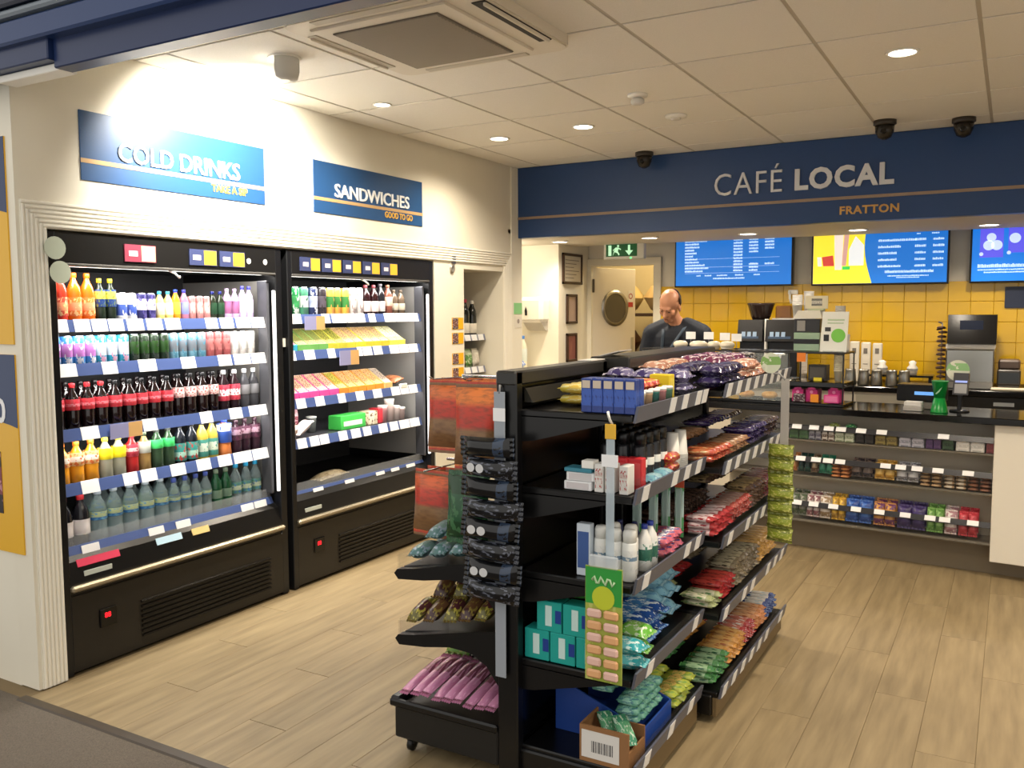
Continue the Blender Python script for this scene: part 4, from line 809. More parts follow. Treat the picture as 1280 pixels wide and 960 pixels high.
for r in range(6):
    for c in range(2):
        part('blister_piece',G().cbox((2.270+c*.053,2.256,.435+r*.036),(2.316+c*.053,2.268,.461+r*.036),.008),(mat((222,170,120),.25),mat((226,186,170),.25))[(r+c)%2],t)
t = thing('clip_strip','grey clip strip hanging from the far bay in front of the counter','strip',(2.50,3.70,1.20))
part('strip',G().cbox((2.488,3.698,.55),(2.522,3.702,1.215),.001),mat((176,172,166),.35),t); part('hanger',G().tube([(2.505,3.70,1.21),(2.48,3.70,1.235),(2.455,3.70,1.235)],.004),GREY,t,True)
lime = pillow(.105,.060,.04,pack((120,130,40),(150,166,40),(196,196,90),.25))
for k in range(7): spawn(lime,'sweet_bag',ORDN[k]+' lime green bag from the top of the far clip strip','bag',(2.505,3.672,.915-k*.058),rot=(1.5,random.uniform(-.06,.06),random.uniform(-.1,.1)),group='lime bags on the far clip strip')
single('shelf_talker',G().lathe([(.042,0),(.042,.002)],24,(0,0,0),1),pack((196,206,180),(120,170,80),(206,214,190),.4,(.4,.8),2,2),'round green and white shelf talker on the top far shelf edge','talker',loc=(2.468,3.60,1.285),rz=.6)
single('paper_sheet',G().cbox((1.955,2.86,1.3185),(2.01,2.98,1.3225),.001),mat((226,222,214),.5),'white paper lying on the near end of the gondola rail','paper')
single('paper_sheet',G().prism([(1.329,1.97),(1.332,1.97),(1.352,2.05),(1.348,2.05)],1,3.02,3.14),mat((206,202,194),.5),'curled grey paper on the far gondola rail','paper')
# ================================================================ CEILING FIXTURES AND LIGHT
LENS = mat((255,244,226), .5, emit=7.)
def downlight(x, y, z, label, group, power, r=.055):
    t = thing('ceiling_downlight', label, 'light', (x,y,z), 0, group)
    part('trim_ring', G().lathe([(r+.012,z-.001),(r+.010,z-.007),(r,z-.006),(r,z-.001)],24,(x,y,0)), WHITE, t, True)
    part('lens', G().lathe([(r,z-.003),(r*.9,z-.0045),(.01,z-.005)],24,(x,y,0)), LENS, t, True)
    lamp('SPOT', (x,y,z-.015), power, (1,.87,.70), (x,y,0), .05, 150, .9)
CP = 60
for x,y,d in ((1.087,4.757,'round recessed downlight between the smoke alarm and the fascia sign'),(.484,4.812,'round recessed downlight nearest the sandwich sign'),(2.869,4.091,'round recessed downlight at the front, right of the air conditioner')):
    downlight(x,y,2.573,d,'ceiling downlights',CP)
for k,(x,y) in enumerate(((2.869,2.45),(4.65,4.09),(4.65,2.45),(5.7,3.3))): downlight(x,y,2.573,ORDN[k]+' round recessed downlight of those beyond the edge of the picture','ceiling downlights out of view',CP)
for k,(x,y) in enumerate(((.141,6.345),(.889,6.369),(1.621,6.425),(2.354,6.519),(3.154,6.60),(3.93,6.62))):
    downlight(x,y,2.05,ORDN[k]+' soffit downlight over the counter, counted from the dispenser alcove','soffit downlights',26,.058)
lamp('POINT', (-.3,6.2,1.95), 2.5, (1,.9,.75), size=.1)
# wall washer over the COLD DRINKS sign
t = thing('wall_washer', 'white half-round wall washer lamp on the ceiling by the COLD DRINKS sign', 'light', (.59,2.84,2.573))
g = G()
P_=[]
for k in range(13):
    a=-math.pi/2+math.pi*k/12; P_.append([(.59+.062*math.cos(a)*s,2.84+.062*math.sin(a)*s,zz) for s,zz in ((1.0,2.573),(1.0,2.515),(.86,2.485),(.35,2.478))])
g.grid(P_); part('shade', g, mat((205,204,198),.4), t, True)
part('mount', G().lathe([(.07,2.566),(.07,2.573)],24,(.59,2.84,0)), WHITE, t)
part('lamp_glow', G().cbox((.575,2.80,2.50),(.587,2.88,2.56),.004), LENS, t)
lamp('SPOT', (.545,2.84,2.50), 125, (1,.95,.86), (0,3.0,2.10), .03, 118, .75)
# gentle washer further along the wall, recessed in the ceiling
downlight(.42,3.72,2.573,'recessed downlight above the SANDWICHES sign','wall downlights',22,.04)
# air conditioner cassette
t = thing('air_conditioner', 'white square ceiling air conditioner with a grey grille', 'air conditioner', (1.33,2.84,2.573)); aw = mat((222,214,198),.45)
RR=[(cx+.055*math.cos(a),cy+.055*math.sin(a)) for cx,cy,a0 in ((1.705,3.165,0),(1.005,3.165,90),(1.005,2.485,180),(1.705,2.485,270)) for a in [math.radians(a0+15*i) for i in range(7)]]
part('cassette', G().prism(RR,2,2.536,2.60), aw, t); part('cassette_lip', G().prism([((x-1.355)*.985+1.355,(y-2.825)*.985+2.825) for x,y in RR],2,2.530,2.536), aw, t)
part('centre_panel', G().cbox((1.03,2.51,2.522),(1.63,3.14,2.535),.012), aw, t)
gl = part('grille', G().cbox((1.09,2.57,2.517),(1.56,3.10,2.524),.006), mat((112,103,90),.6), t)
for k in range(24):
    y=2.58+k*.0215; part('louvre', G().prism([(y,2.517),(y+.012,2.5135),(y+.014,2.517)],0,1.10,1.55), mat((150,140,124),.6), gl)
for n,(a,b) in enumerate((((1.695,2.57),(1.75,3.06)),((.968,2.57),(1.01,3.06)),((1.09,2.445),(1.58,2.485)),((1.09,3.16),(1.58,3.195)))):
    part('air_slot', G().cbox((a[0],a[1],2.5265),(b[0],b[1],2.5315),.002), mat((30,26,22),.6) if n==0 else mat((196,188,172),.5), t)
part('flap', G().cbox((1.735,2.58,2.515),(1.747,3.05,2.531),.003), aw, t); part('flap', G().cbox((.972,2.58,2.518),(.980,3.05,2.531),.003), aw, t)
# smoke alarms and cameras
t = thing('smoke_detector','white smoke alarm with a slotted rim on the ceiling tiles','alarm',(1.644,4.203,2.573))
part('base',G().lathe([(.05,2.573),(.05,2.562),(.03,2.556)],24,(1.644,4.203,0)),WHITE,t,True); part('sensor_cap',G().lathe([(.022,2.556),(.034,2.545),(.034,2.53),(.02,2.522)],20,(1.644,4.203,0)),mat((206,204,198),.4),t,True)
t = thing('sounder','flat white round ceiling sounder behind the smoke alarm','alarm',(1.653,4.752,2.573))
part('base',G().lathe([(.06,2.573),(.058,2.56),(.03,2.556)],24,(1.653,4.752,0)),WHITE,t,True); part('centre_cap',G().lathe([(.03,2.558),(.026,2.548),(.01,2.546)],20,(1.653,4.752,0)),mat((214,210,200),.4),t,True)
for k,(x,y) in enumerate(((2.635,5.50),(3.03,5.66),(1.085,5.74))):
    t = thing('dome_camera',('middle dark dome camera above the last letters of the fascia sign','dark dome camera at the right end of the fascia sign','dark dome camera left of the fascia lettering')[k],'camera',(x,y,2.573),group='dome cameras')
    part('camera_base',G().lathe([(.062,2.573),(.062,2.55),(.055,2.545)],20,(x,y,0)),mat((52,46,40),.35),t,True); part('dome',G().lathe([(.053,2.546),(.05,2.51),(.036,2.478),(.012,2.466)],20,(x,y,0)),mat((38,34,30),.15),t,True); part('camera_lens',G().lathe([(.012,y-.060),(.016,y-.058),(.016,y-.03)],12,(x,0,2.505),1),mat((10,10,12),.1),t)
# ================================================================ FASCIA SIGN OVER THE COUNTER
t = thing('fascia_sign','long navy fascia sign with white lettering above the counter','sign',(3.1,5.93,2.05))
part('sign_panel',G().cbox((0.0,5.89,2.05),(CW,5.97,2.574),.002),mat((36,66,114),.38),t)
part('gold_line',G().box((0.0,5.884,2.188),(CW,5.89,2.207)),mat((150,128,108),.35),t)
lw = mat((214,216,220),.4)
letters('lettering','CAFÉ',lw,t,(1.535,5.889,2.262),ROT_F,h=.182,w=.445,bold=-.006,depth=.016,space=1.1)
letters('lettering','LOCAL',lw,t,(2.06,5.889,2.262),ROT_F,h=.138,w=.59,bold=.035,depth=.016,space=1.1)
letters('lettering','FRATTON',mat((206,158,84),.4),t,(2.338,5.889,2.094),ROT_F,h=.052,w=.345,bold=.03,depth=.006,space=1.1)
# ================================================================ BEHIND THE COUNTER: back wall
ytl = grainy((212,168,26),(220,176,34),.14,nscale=2,rnd=.15,spec=.6)
back = struct('wall_tiled', G().box((.68,7.185,.95),(4.4,7.2,1.70)), mat((204,160,56),.6))
tm = G().cbox((-.0728,-.006,-.0728),(.0728,0,.0728),.002).mesh('wall_tile',ytl)
for i in range(25):
    for j in range(5):
        o=link('wall_tile',tm); o.location=(.755+i*.1475,7.185,1.627-j*.1475); o.parent=back
def screen(label,x0,x1,z0,z1,c,name='menu_screen'):
    t=thing(name,label,'screen',((x0+x1)/2,7.12,z0),group='menu screens')
    part('screen_case',G().cbox((x0-.012,7.085,z0-.012),(x1+.012,7.15,z1+.012),.004),mat((14,14,18),.3),t)
    part('display',G().box((x0,7.082,z0),(x1,7.085,z1)),mat(c,.3,emit=.5),t)
    part('wall_bracket',G().box(((x0+x1)/2-.1,7.15,z0+.15),((x0+x1)/2+.1,7.199,z1-.1)),SATIN,t)
    return t
TXT = mat((200,228,248),.4,emit=.5); BLU=(24,108,196)
def lines(t, spec, name='menu_lines', y=7.0815):
    g=G()
    for x0,x1,z,h in spec:      # words too blurred to read: strokes of letter size
        x=x0
        while x < x1-.004:
            w=min(random.uniform(.006,.012),x1-x); g.box((x,y-.0006,z),(x+w-.0025,y,z+h*random.uniform(.7,1))); x+=w
    o = part(name,g,TXT,t); o['kind']='stuff'; return o
T1=screen('left blue menu screen above the till with three price columns',.853,1.79,1.700,2.225,BLU)
sp=[];zz=2.075
for k,(w,n) in enumerate(((.19,3),(.12,3),(.125,3),(.08,3),(.10,2),(.07,1),(.11,1),(.12,1),(.17,3),(.20,2),(.155,2))):
    z=2.055-k*.0245; sp.append((.93,.93+w,z,.016))
    for q in range(n): sp.append((1.335+q*.125,1.41+q*.125,z,.016))
sp += [(1.03,1.07,1.775,.012),(1.10,1.16,1.775,.012),(1.20,1.29,1.775,.012),(1.35,1.42,1.775,.012),(1.50,1.55,1.775,.012),(1.17,1.43,1.75,.012)]
sp += [(1.335+q*.125,1.41+q*.125,2.105+.03*r,.018) for q in range(3) for r in range(2)]
lines(T1,sp); part('divider',G().box((.93,7.081,1.915),(1.70,7.082,1.9165)).box((.93,7.081,1.848),(1.70,7.082,1.8495)).box((.93,7.081,1.80),(1.70,7.082,1.8015)),TXT,T1)['kind']='stuff'
T2=screen('middle menu screen with a yellow picture panel and blue price list',1.955,2.885,1.695,2.22,BLU)
n=10; part('yellow_panel',G().prism([(1.696,1.956)]+[(1.696+(2.219-1.696)*i/n,2.38-.05*math.sin(i/n*math.pi)*.9-.02*(i/n)) for i in range(n+1)]+[(2.219,1.956)],1,7.0805,7.0815),mat((246,222,56),.3,emit=.5),T2)
pic=lambda g,c,nm: part(nm,g,mat(c,.4,emit=.45),T2)
pic(G().prism([(1.80,2.115),(2.12,2.105),(2.12,2.175),(1.80,2.165)],1,7.079,7.0805),(236,224,216),'drink_picture'); pic(G().prism([(1.83,2.165),(2.07,2.18),(2.07,2.215),(1.83,2.195)],1,7.079,7.0805),(206,160,150),'drink_picture')
pic(G().prism([(1.83,2.215),(1.95,2.215),(2.05,2.26),(1.98,2.32),(1.83,2.32)],1,7.079,7.0805),(230,234,236),'cup_picture'); pic(G().prism([(1.83,2.03),(1.90,2.02),(1.91,2.10),(1.83,2.11)],1,7.079,7.0805),(206,70,60),'berry_picture'); pic(G().prism([(1.80,2.17),(1.825,2.17),(1.825,2.225),(1.80,2.225)],1,7.0785,7.0805),(60,206,90),'leaf_picture'); pic(G().prism([(1.83,1.99),(1.90,1.985),(1.90,2.015),(1.83,2.02)],1,7.079,7.0805),(240,230,220),'cream_picture')
sp=[]
for k,w in enumerate((.26,.16,.13,.13,.16)):
    z=2.000-k*.0475; sp += [(2.42,2.42+w,z,.018),(2.67,2.745,z,.018),(2.79,2.865,z,.018)]
sp += [(2.47,2.80,1.768,.02),(2.68,2.71,2.045,.01),(2.78,2.83,2.045,.01),(2.49,2.77,1.742,.009),(2.55,2.71,1.73,.008)]
lines(T2,sp)
T3=screen('right blue screen with purple picture panels, cut by the picture edge',3.042,3.97,1.695,2.22,(20,116,214))
part('purple_panel',G().box((3.09,7.0805,1.86),(3.235,7.082,2.2)),mat((92,88,226),.3,emit=.5),T3); part('purple_panel',G().box((3.265,7.0805,1.89),(3.42,7.082,2.2)),mat((92,88,226),.3,emit=.5),T3)
for x,z,r in ((3.145,1.945,.035),(3.195,1.945,.035),(3.16,2.0,.03),(3.305,1.99,.035),(3.10,1.885,.013),(3.27,1.89,.013)): part('froth_picture',G().lathe([(r,0),(r,.001)],18,(x,7.079,z),1),mat((206,224,246),.4,emit=.45),T3)
lines(T3,[(3.08,3.45,1.79,.026),(3.08,3.45,1.77,.010),(3.12,3.45,1.752,.010)])
single('notice_board',G().cbox((3.256,7.165,1.505),(3.60,7.177,1.655),.002),mat((44,52,74),.4),'dark navy board on the yellow tiles under the right screen','board')
# doorway, door with round window, framed notices, exit sign
fr=mat((226,218,196),.5)
struct('door_frame',G().cbox((-.035,7.17,0),(.04,7.2,1.955),.004).cbox((.62,7.17,0),(.69,7.2,1.955),.004).cbox((-.035,7.168,1.89),(.69,7.2,1.955),.004),fr)
th=math.radians(67); dr=link('door_1',None); dr.location=(.04,7.205,0); dr.rotation_euler=(0,0,th); ORG['door_1']=(0,0,0); tag(dr,'white door ajar with a round porthole window','door',kind='structure')
part('leaf',G().cbox((0,-.0,.0),(.535,.04,1.88),.003),mat((222,214,198),.5),dr,local=True)
part('porthole_ring',G().lathe([(.135,-.012),(.165,-.008),(.165,.0)],28,(.27,0,1.52),1,caps=False),STEEL,dr,True,local=True); part('porthole_pane',G().lathe([(.135,-.008),(.135,-.004)],28,(.27,0,1.52),1),mat((90,84,70),.1),dr,local=True)
part('hinge',G().cbox((-.012,-.012,1.66),(.012,.004,1.78),.003),mat((70,62,54),.4),dr,local=True); part('finger_plate',G().cbox((.48,-.004,1.02),(.515,0,1.25),.001),mat((190,184,170),.3,.5),dr,local=True)
sg=part('warning_sticker',G().box((.44,-.002,1.54),(.50,0,1.68)),mat((226,222,214),.5),dr,local=True); part('red_panel',G().box((.44,-.003,1.53),(.50,-.002,1.575)),mat((170,50,44),.5),sg,local=True); part('red_circle',G().lathe([(.018,0),(.026,0)],20,(.47,-.003,1.63),1,caps=False),mat((170,50,44),.5),sg,local=True)
def framed(label,y0,y1,z0,z1,c,lines_=False):
    t=thing('picture_frame',label,'frame',(0,(y0+y1)/2,z0)); f=mat((60,40,28),.4)
    part('frame_moulding',G().cbox((0,y0,z0),(.02,y0+.022,z1),.003).cbox((0,y1-.022,z0),(.02,y1,z1),.003).cbox((0,y0,z0),(.02,y1,z0+.022),.003).cbox((0,y0,z1-.022),(.02,y1,z1),.003),f,t)
    s=part('sheet',G().box((.001,y0+.02,z0+.02),(.010,y1-.02,z1-.02)),mat(c,.3),t)
    if lines_:
        for k in range(6): part('text_line',G().box((.010,y0+.05,z1-.06-k*.03),(.0105,y1-.06-.05*(k%3),z1-.054-k*.03)),mat((120,114,106),.5),s)
framed('large framed white notice on the wall before the store room door',6.66,7.035,1.725,1.985,(206,200,186),True)
framed('narrow framed pinkish certificate under the white notice',6.735,6.935,1.387,1.640,(170,146,134)); framed('lowest framed dark red certificate by the store room door',6.735,6.930,1.06,1.306,(136,82,78))
t=thing('exit_sign','green emergency exit sign with running figure and down arrow','sign',(.46,6.85,1.945))
part('sign_box',G().cbox((.30,6.845,1.925),(.66,6.895,2.055),.004),mat((206,204,194),.4),t)
part('green_face',G().box((.322,6.843,1.947),(.600,6.845,2.048)),mat((16,84,44),.4,emit=.12),t); gw=mat((170,220,180),.4,emit=.5)
part('arrow',G().prism([(1.955,.53),(1.995,.495),(1.995,.52),(2.04,.52),(2.04,.54),(1.995,.54),(1.995,.565)],1,6.8415,6.843),gw,t)
part('running_figure',G().prism([(1.955,.385),(1.985,.40),(1.975,.425),(1.955,.44),(1.965,.445),(1.99,.43),(2.01,.435),(2.0,.455),(2.008,.458),(2.022,.435),(2.022,.41),(2.0,.385),(1.995,.39),(2.008,.405),(1.99,.395)],1,6.8415,6.843),gw,t); part('figure_head',G().lathe([(.009,0),(.009,.0015)],12,(.432,6.8415,2.034),1),gw,t); part('door_symbol',G().box((.345,6.8415,1.955),(.372,6.843,2.04)),gw,t); part('indicator_light',G().lathe([(.006,0),(.006,.004)],10,(.545,6.84,1.933),1),mat((60,230,110),.4,emit=3),t)
t=thing('towel_dispenser','white paper towel dispenser on the alcove wall','dispenser',(-.19,6.52,1.36))
part('housing',G().cbox((-.30,6.44,1.40),(-.075,6.60,1.615),.03),mat((232,228,216),.35),t); part('outlet',G().prism([(6.47,1.405),(6.60,1.405),(6.60,1.33),(6.55,1.34)],0,-.27,-.10),mat((190,184,172),.4),t); part('view_window',G().prism([(1.46,-.232),(1.50,-.236),(1.535,-.226),(1.50,-.212),(1.46,-.212)],1,6.437,6.44),mat((30,30,34),.2),t); part('lid_seam',G().box((-.30,6.438,1.415),(-.075,6.4405,1.419)),mat((170,164,150),.5),t)
struct('alcove_counter',G().cbox((-.6,6.0,.0),(-.02,6.6,1.02),.004),CREAM)
for x,c,c2,d in ((-.34,(226,190,110),(60,110,190),'amber soap bottle with a blue top'),(-.26,(220,214,190),(80,130,200),'pale soap bottle with a blue top')): spawn(bottle(.27,.036,mat(c,.3),mat((206,214,206),.4),mat(c2,.35),(.2,.6)),'soap_bottle',d+' in the alcove','bottle',(x,6.45,1.02))
for k,(x,y,c,d) in enumerate(((-.34,6.14,(196,40,64),'crimson'),(-.16,6.16,(60,110,190),'blue'))): spawn(pillow(.14,.14,.09,pack(c,c,(230,230,230),.4)),'cleaning_pack',d+' pack on the alcove counter','pack',(x,y,1.02),rz=.3*k)
# store room beyond the door
t=thing('storage_rack','store room rack with brown sacks behind the half open door','rack',(.12,8.3,0))
for z in (.5,1.0,1.44): part('shelf',G().cbox((-.45,8.1,z),(.70,8.6,z+.03),.003),mat((70,50,38),.5),t)
for x in (-.44,.66): part('post',G().cbox((x,8.1,0),(x+.03,8.13,2.0),.003),GREY,t)
for k,(x,z,c,d,w) in enumerate(((-.13,1.47,(206,180,120),'tan',.3),(.30,1.47,(190,160,110),'straw coloured',.3),(-.13,1.03,(120,70,50),'brown',.32),(.30,1.03,(90,60,50),'dark brown',.3))):
    spawn(pillow(.34,.42,.30,mat(c,.6)),'storage_sack',d+' sack on the store room rack','sack',(x,8.33,z),rz=.1*k)
# ================================================================ COUNTER (front turned about five degrees)
CA = math.radians(-5.0); C0 = Vector((2.70,5.50,0))
def CL(lx, ly, z): return (C0.x+lx*math.cos(CA)-ly*math.sin(CA), C0.y+lx*math.sin(CA)+ly*math.cos(CA), z)
cw = mat((206,196,176), .5); cblk = mat((18,17,17), .12); clp = mat((196,186,166), .5)
t = thing('sales_counter','long cream counter with a black worktop and three display shelves in front','counter',CL(0,0,0),CA)
P = lambda n,g,m,r=None,s=False: part(n,g,m,r or t,s,local=True)
P('worktop',G().cbox((-2.0,-.04,.868),(1.7,.48,.906),.004),cblk)
P('carcass',G().box((-2.0,.20,.0),(1.7,.46,.868)),clp)
P('end_panel',G().cbox((.55,-.0,.10),(1.7,.20,.868),.003),mat((226,220,206),.45)); P('end_panel',G().cbox((-2.0,0,.10),(-.95,.20,.868),.003),cw)
P('plinth',G().box((-2.0,.13,0),(1.7,.20,.19)),mat((120,108,88),.5))
SH=[(.702,.775),(.478,.578),(.200,.300)]
LABC=[(215,310,390,455,560,665,965),(240,325,390,455,690,765,845,945,1085),(225,318,425,545,665,795,915,985,1115)]
LX=lambda c: -.58+(c-165)/1030*1.13
for k,(zb,zl) in enumerate(SH):
    sh=P('shelf',G().cbox((-.95,.0,zb-.012),(.549,.20,zb),.002),mat((120,112,98),.4))
    P('clear_front',G().box((-.95,-.004,zb-.01),(.549,-.001,zl)),CLEAR,sh)
    P('label_rail',G().prism([(-.012,zl-.002),(-.012,zl+.004),(.014,zl+.020),(.014,zl+.012)],0,-.95,.548) if 0 else G().prism([(-.008,zl-.012),(-.004,zl-.014),(.012,zl+.016),(.008,zl+.018)],0,-.95,.548),mat((34,34,40),.35),sh)
    for c in LABC[k]:
        x=LX(c); P('price_label',G().prism([(-.010,zl-.006),(-.0085,zl-.007),(.0075,zl+.0185),(.006,zl+.0195)],0,x-.029,x+.029),TICKW,sh)
# sweets on the three shelves: (left, right, colours, description)
R1=[(170,280,(50,80,50),(70,110,60),'dark green gum box'),(280,350,(70,64,90),(150,150,160),'grey violet gum box'),(350,420,(90,60,44),(200,190,180),'brown and white gum box'),(420,525,(130,140,110),(190,196,170),'pale green mint box'),(530,625,(24,22,24),(60,52,46),'black mint box'),(630,745,(96,80,40),(150,130,60),'olive gold mint box'),(750,875,(130,130,146),(180,180,196),'silver lilac box'),(880,955,(70,44,90),(90,60,110),'purple mint box'),(958,1015,(40,56,40),(60,90,60),'bottle green mint box'),(1022,1155,(190,186,180),(220,216,210),'silver white box'),(1160,1196,(110,40,48),(140,60,64),'dark red box')]
R2=[(185,216,(206,120,60),(220,150,90),'orange bar'),(220,290,(40,90,80),(30,60,56),'dark teal bag'),(292,330,(100,66,44),(170,150,120),'brown bar'),(335,412,(30,130,100),(60,150,120),'emerald bag'),(400,502,(200,110,50),(224,140,70),'orange cake stack'),(510,622,(44,40,54),(120,100,90),'navy brown bag'),(630,732,(206,146,40),(236,190,90),'gold coin bag'),(740,850,(120,120,130),(206,206,210),'silver coin bag'),(855,962,(150,110,70),(190,150,100),'caramel cake stack'),(970,1078,(170,130,90),(214,196,170),'beige cake stack'),(1080,1190,(110,64,44),(150,90,60),'rust brown cake stack')]
R3=[(185,272,(80,100,70),(140,140,130),'grey green bag'),(272,345,(150,90,100),(220,210,206),'pinkish bag with white top'),(345,405,(160,130,90),(226,216,206),'tan bag with white top'),(410,482,(186,140,50),(240,190,50),'yellow topped bag'),(485,622,(30,70,160),(60,110,200),'royal blue bag'),(630,742,(110,50,100),(220,150,60),'purple and yellow bag'),(750,890,(50,34,90),(70,54,120),'deep purple bag'),(895,975,(90,150,60),(140,190,100),'bright green bag'),(980,1040,(170,120,130),(220,210,206),'pink and white bag'),(1045,1135,(190,40,54),(216,70,80),'red bag')]
for (zb,zl),R,h,kind,wh in zip(SH,(R1,R2,R3),(.068,.095,.14),('mint_box','snack_bar','sweet_bag'),('top','middle','bottom')):
    for a,b,c1,c2,d in R:
        x0,x1=LX(a),LX(b); w=x1-x0; n=2 if w>.075 else 1; m=pack(c1,c2,c2,.3,(.25,.75),4)
        if kind=='mint_box': sp=carton(w/n-.003,.09,h,m,pack(c2,c1,c2,.35,(.25,.6),5,2))
        elif 'stack' in d: sp=None
        else: sp=pillow(w/n-.002,h*1.0,.046,m)
        for q in range(n):
            x=x0+w*(q+.5)/n; lb=d+(', '+('left','right')[q]+' of its pair' if n>1 else '')+', '+wh+' counter shelf'; cat=kind.split('_')[1]
            if sp is None:
                r=bar(.10,w/n-.003,.022,m)
                for s in range(4): spawn(r,'cake_bar',d.replace(' stack','')+', '+ORDN[s]+' from the bottom, '+('left','right')[q]+' stack, middle counter shelf','cake',CL(x,.065,zb+.001+s*.0228),CA+1.5708,'wrapped cakes on the counter')
            elif kind=='mint_box': spawn(sp,kind,lb,cat,CL(x,.05,zb+.001),CA,'boxes on the top counter shelf')
            else:
                for s in range(2):
                    lb2=('front ' if s==0 else 'rear ')+lb
                    spawn(sp,kind,lb2,cat,CL(x,.054+s*.058,zb+h/2+.016+s*.012),rot=(1.40,0,CA),group='sweets on the '+wh+' counter shelf')
for a,c,d in ((400,(170,190,70),'lime'),(490,(60,160,90),'green')): spawn(pillow(.07,.09,.035,pack(c,c,(220,230,190),.3)),'gum_bag',d+' bag lying on top of the mint boxes','bag',CL(LX(a),.085,.772),CA+.2)
# ---- display case on the worktop
t = thing('display_case','black framed glass display case on the counter behind the gondola','case',CL(-.9,.18,.906),CA)
x0,x1,y0,y1=-.72,.63,-.12,.14       # local to the case
P = lambda n,g,m,r=None,s=False: part(n,g,m,r or t,s,local=True)
P('base_tray',G().cbox((x0,y0,0),(x1,y1,.018),.003),cblk); P('top_frame',G().cbox((x0,y0,.322),(x1,y1,.334),.003),mat((40,40,40),.2)); P('middle_shelf',G().cbox((.30,y0,.118),(x1,y1,.148),.003),cblk); P('middle_shelf',G().cbox((x0,y0+.02,.15),(.29,y1,.156),.002),mat((200,210,210),.05,alpha=.35))
for x in (x0+.004,.295,x1-.004):
    for y in (y0+.004,y1-.004): P('post',G().box((x-.004,y-.004,.018),(x+.004,y+.004,.322)),SATIN)
P('glass_pane',G().box((x0,y0,.02),(.29,y0+.003,.32)),mat((230,240,238),.02,alpha=.10)); P('glass_pane',G().box((x1-.002,y0,.15),(x1,y1,.32)),mat((230,240,238),.02,alpha=.10))
def on(x,y,z): return CL(-.9+x,.18+y,.906+z)
# pink boxes in its lower right bay
pnk=mat((206,50,130),.4)
for k,(a,h) in enumerate(((.345,.076),(.43,.078),(.565,.082))):
    spawn([('carton',G().cbox((-.035,-.05,0),(.035,.05,h),.002).mesh('carton',pnk),None),('header_tab',G().prism([(h,-.022),(h,.022),(h+.01,.024),(h+.014,0),(h+.01,-.024)],1,-.05,-.047).mesh('header_tab',mat((226,70,150),.4)),None),('mark',G().lathe([(.010,0),(.010,.001)],12,(0,-.0515,h*.80),1).mesh('mark',mat((240,150,196),.4)),None)],'sweet_box',ORDN[k]+' pink sweet box from the left in the display case','box',on(a,-.03,.019),CA,'pink boxes in the case')
spawn(carton(.09,.01,.05,mat((214,70,140),.4),mat((226,120,170),.4)),'sweet_box','low wide pink box at the front of the display case','box',on(.555,-.095,.019),CA)
spawn(carton(.05,.012,.05,mat((224,140,40),.4)),'price_card','orange card in front of the pink boxes','card',on(.455,-.10,.019),CA); spawn(carton(.07,.02,.05,pack((70,40,50),(120,60,60),(190,180,180),.4)),'sweet_box','dark plum box at the left of the pink boxes','box',on(.36,-.095,.019),CA)
single('price_card',G().box((-.027,-.002,0),(.027,0,.055)),mat((214,120,40),.4),'orange square card clipped to the front edge of the display case','card',loc=on(.375,-.123,.272),rz=CA)
spawn(cups(9,.026,.07,mat((232,226,204),.5),.012),'cup_stack','tall cream stack of paper cups in the right end of the case','cups',on(.575,-.03,.149),CA)
spawn(carton(.11,.08,.10,mat((40,36,34),.3),mat((80,76,70),.3)),'food_box','black box with a yellow label inside the case','box',on(.45,.0,.149),CA); spawn([('label_card',G().box((-.025,-.002,0),(.025,0,.022)).mesh('label_card',mat((220,200,50),.4)),None)],'label_card','small yellow label propped before the black box','label',on(.46,-.06,.149),CA)
# pastries in the left part, buns and price cards on its top
pst=grainy((180,120,50),(222,176,90),.5,nscale=30,rnd=.3)
def bun(w,l,h,m,nm='pastry'):
    g=G(); PP=[]
    for i in range(7):
        a=math.pi*i/6; PP.append([((w/2)*math.cos(2*math.pi*j/12)*math.sin(a)**.7, (l/2)*math.sin(2*math.pi*j/12)*math.sin(a)**.7, h/2-h/2*math.cos(a)) for j in range(13)])
    return [(nm,g.grid(PP).mesh(nm,m,True),None)]
for k in range(6):
    spawn(bun(.10,.13,.05,pst),'pastry',ORDN[k]+' golden pastry from the left in the glass case','pastry',on(-.60+k*.15,-.03,.019),CA+.3*(k%3),'pastries in the case')
wrapm=mat((226,216,194),.3); 
for k,(x,w) in enumerate(((-.30,.10),(-.17,.13),(-.06,.09),(.03,.10))):
    spawn([('bun',bun(w,.10,.052,wrapm,'bun')[0][1],None),('paper_wrap',G().lathe([(w*.36,.0),(w*.42,.008)],14).mesh('paper_wrap',mat((236,232,222),.5),True),None)],'wrapped_bun',ORDN[k]+' pale wrapped bun from the left on top of the display case','bun',on(x-.17,-.03,.335),CA,'buns on the case')
for k,(x,z) in enumerate(((-.265,.445),(-.135,.445),(-.02,.44),(.06,.435))):
    tt=thing('price_card',ORDN[k]+' white price card from the left standing over the buns','card',on(x-.17,.06,.335),CA,'price cards over the buns')
    part('card',G().box((-.035,-.002,z-.385),(.035,0,z-.335)),TICKW,tt,local=True); part('card_stand',G().tube([(0,.002,0),(0,.002,z-.345)],.002),GREY,tt,local=True); part('card_foot',G().lathe([(.02,0),(.018,.004)],12,(0,.002,0)),SATIN,tt,local=True)
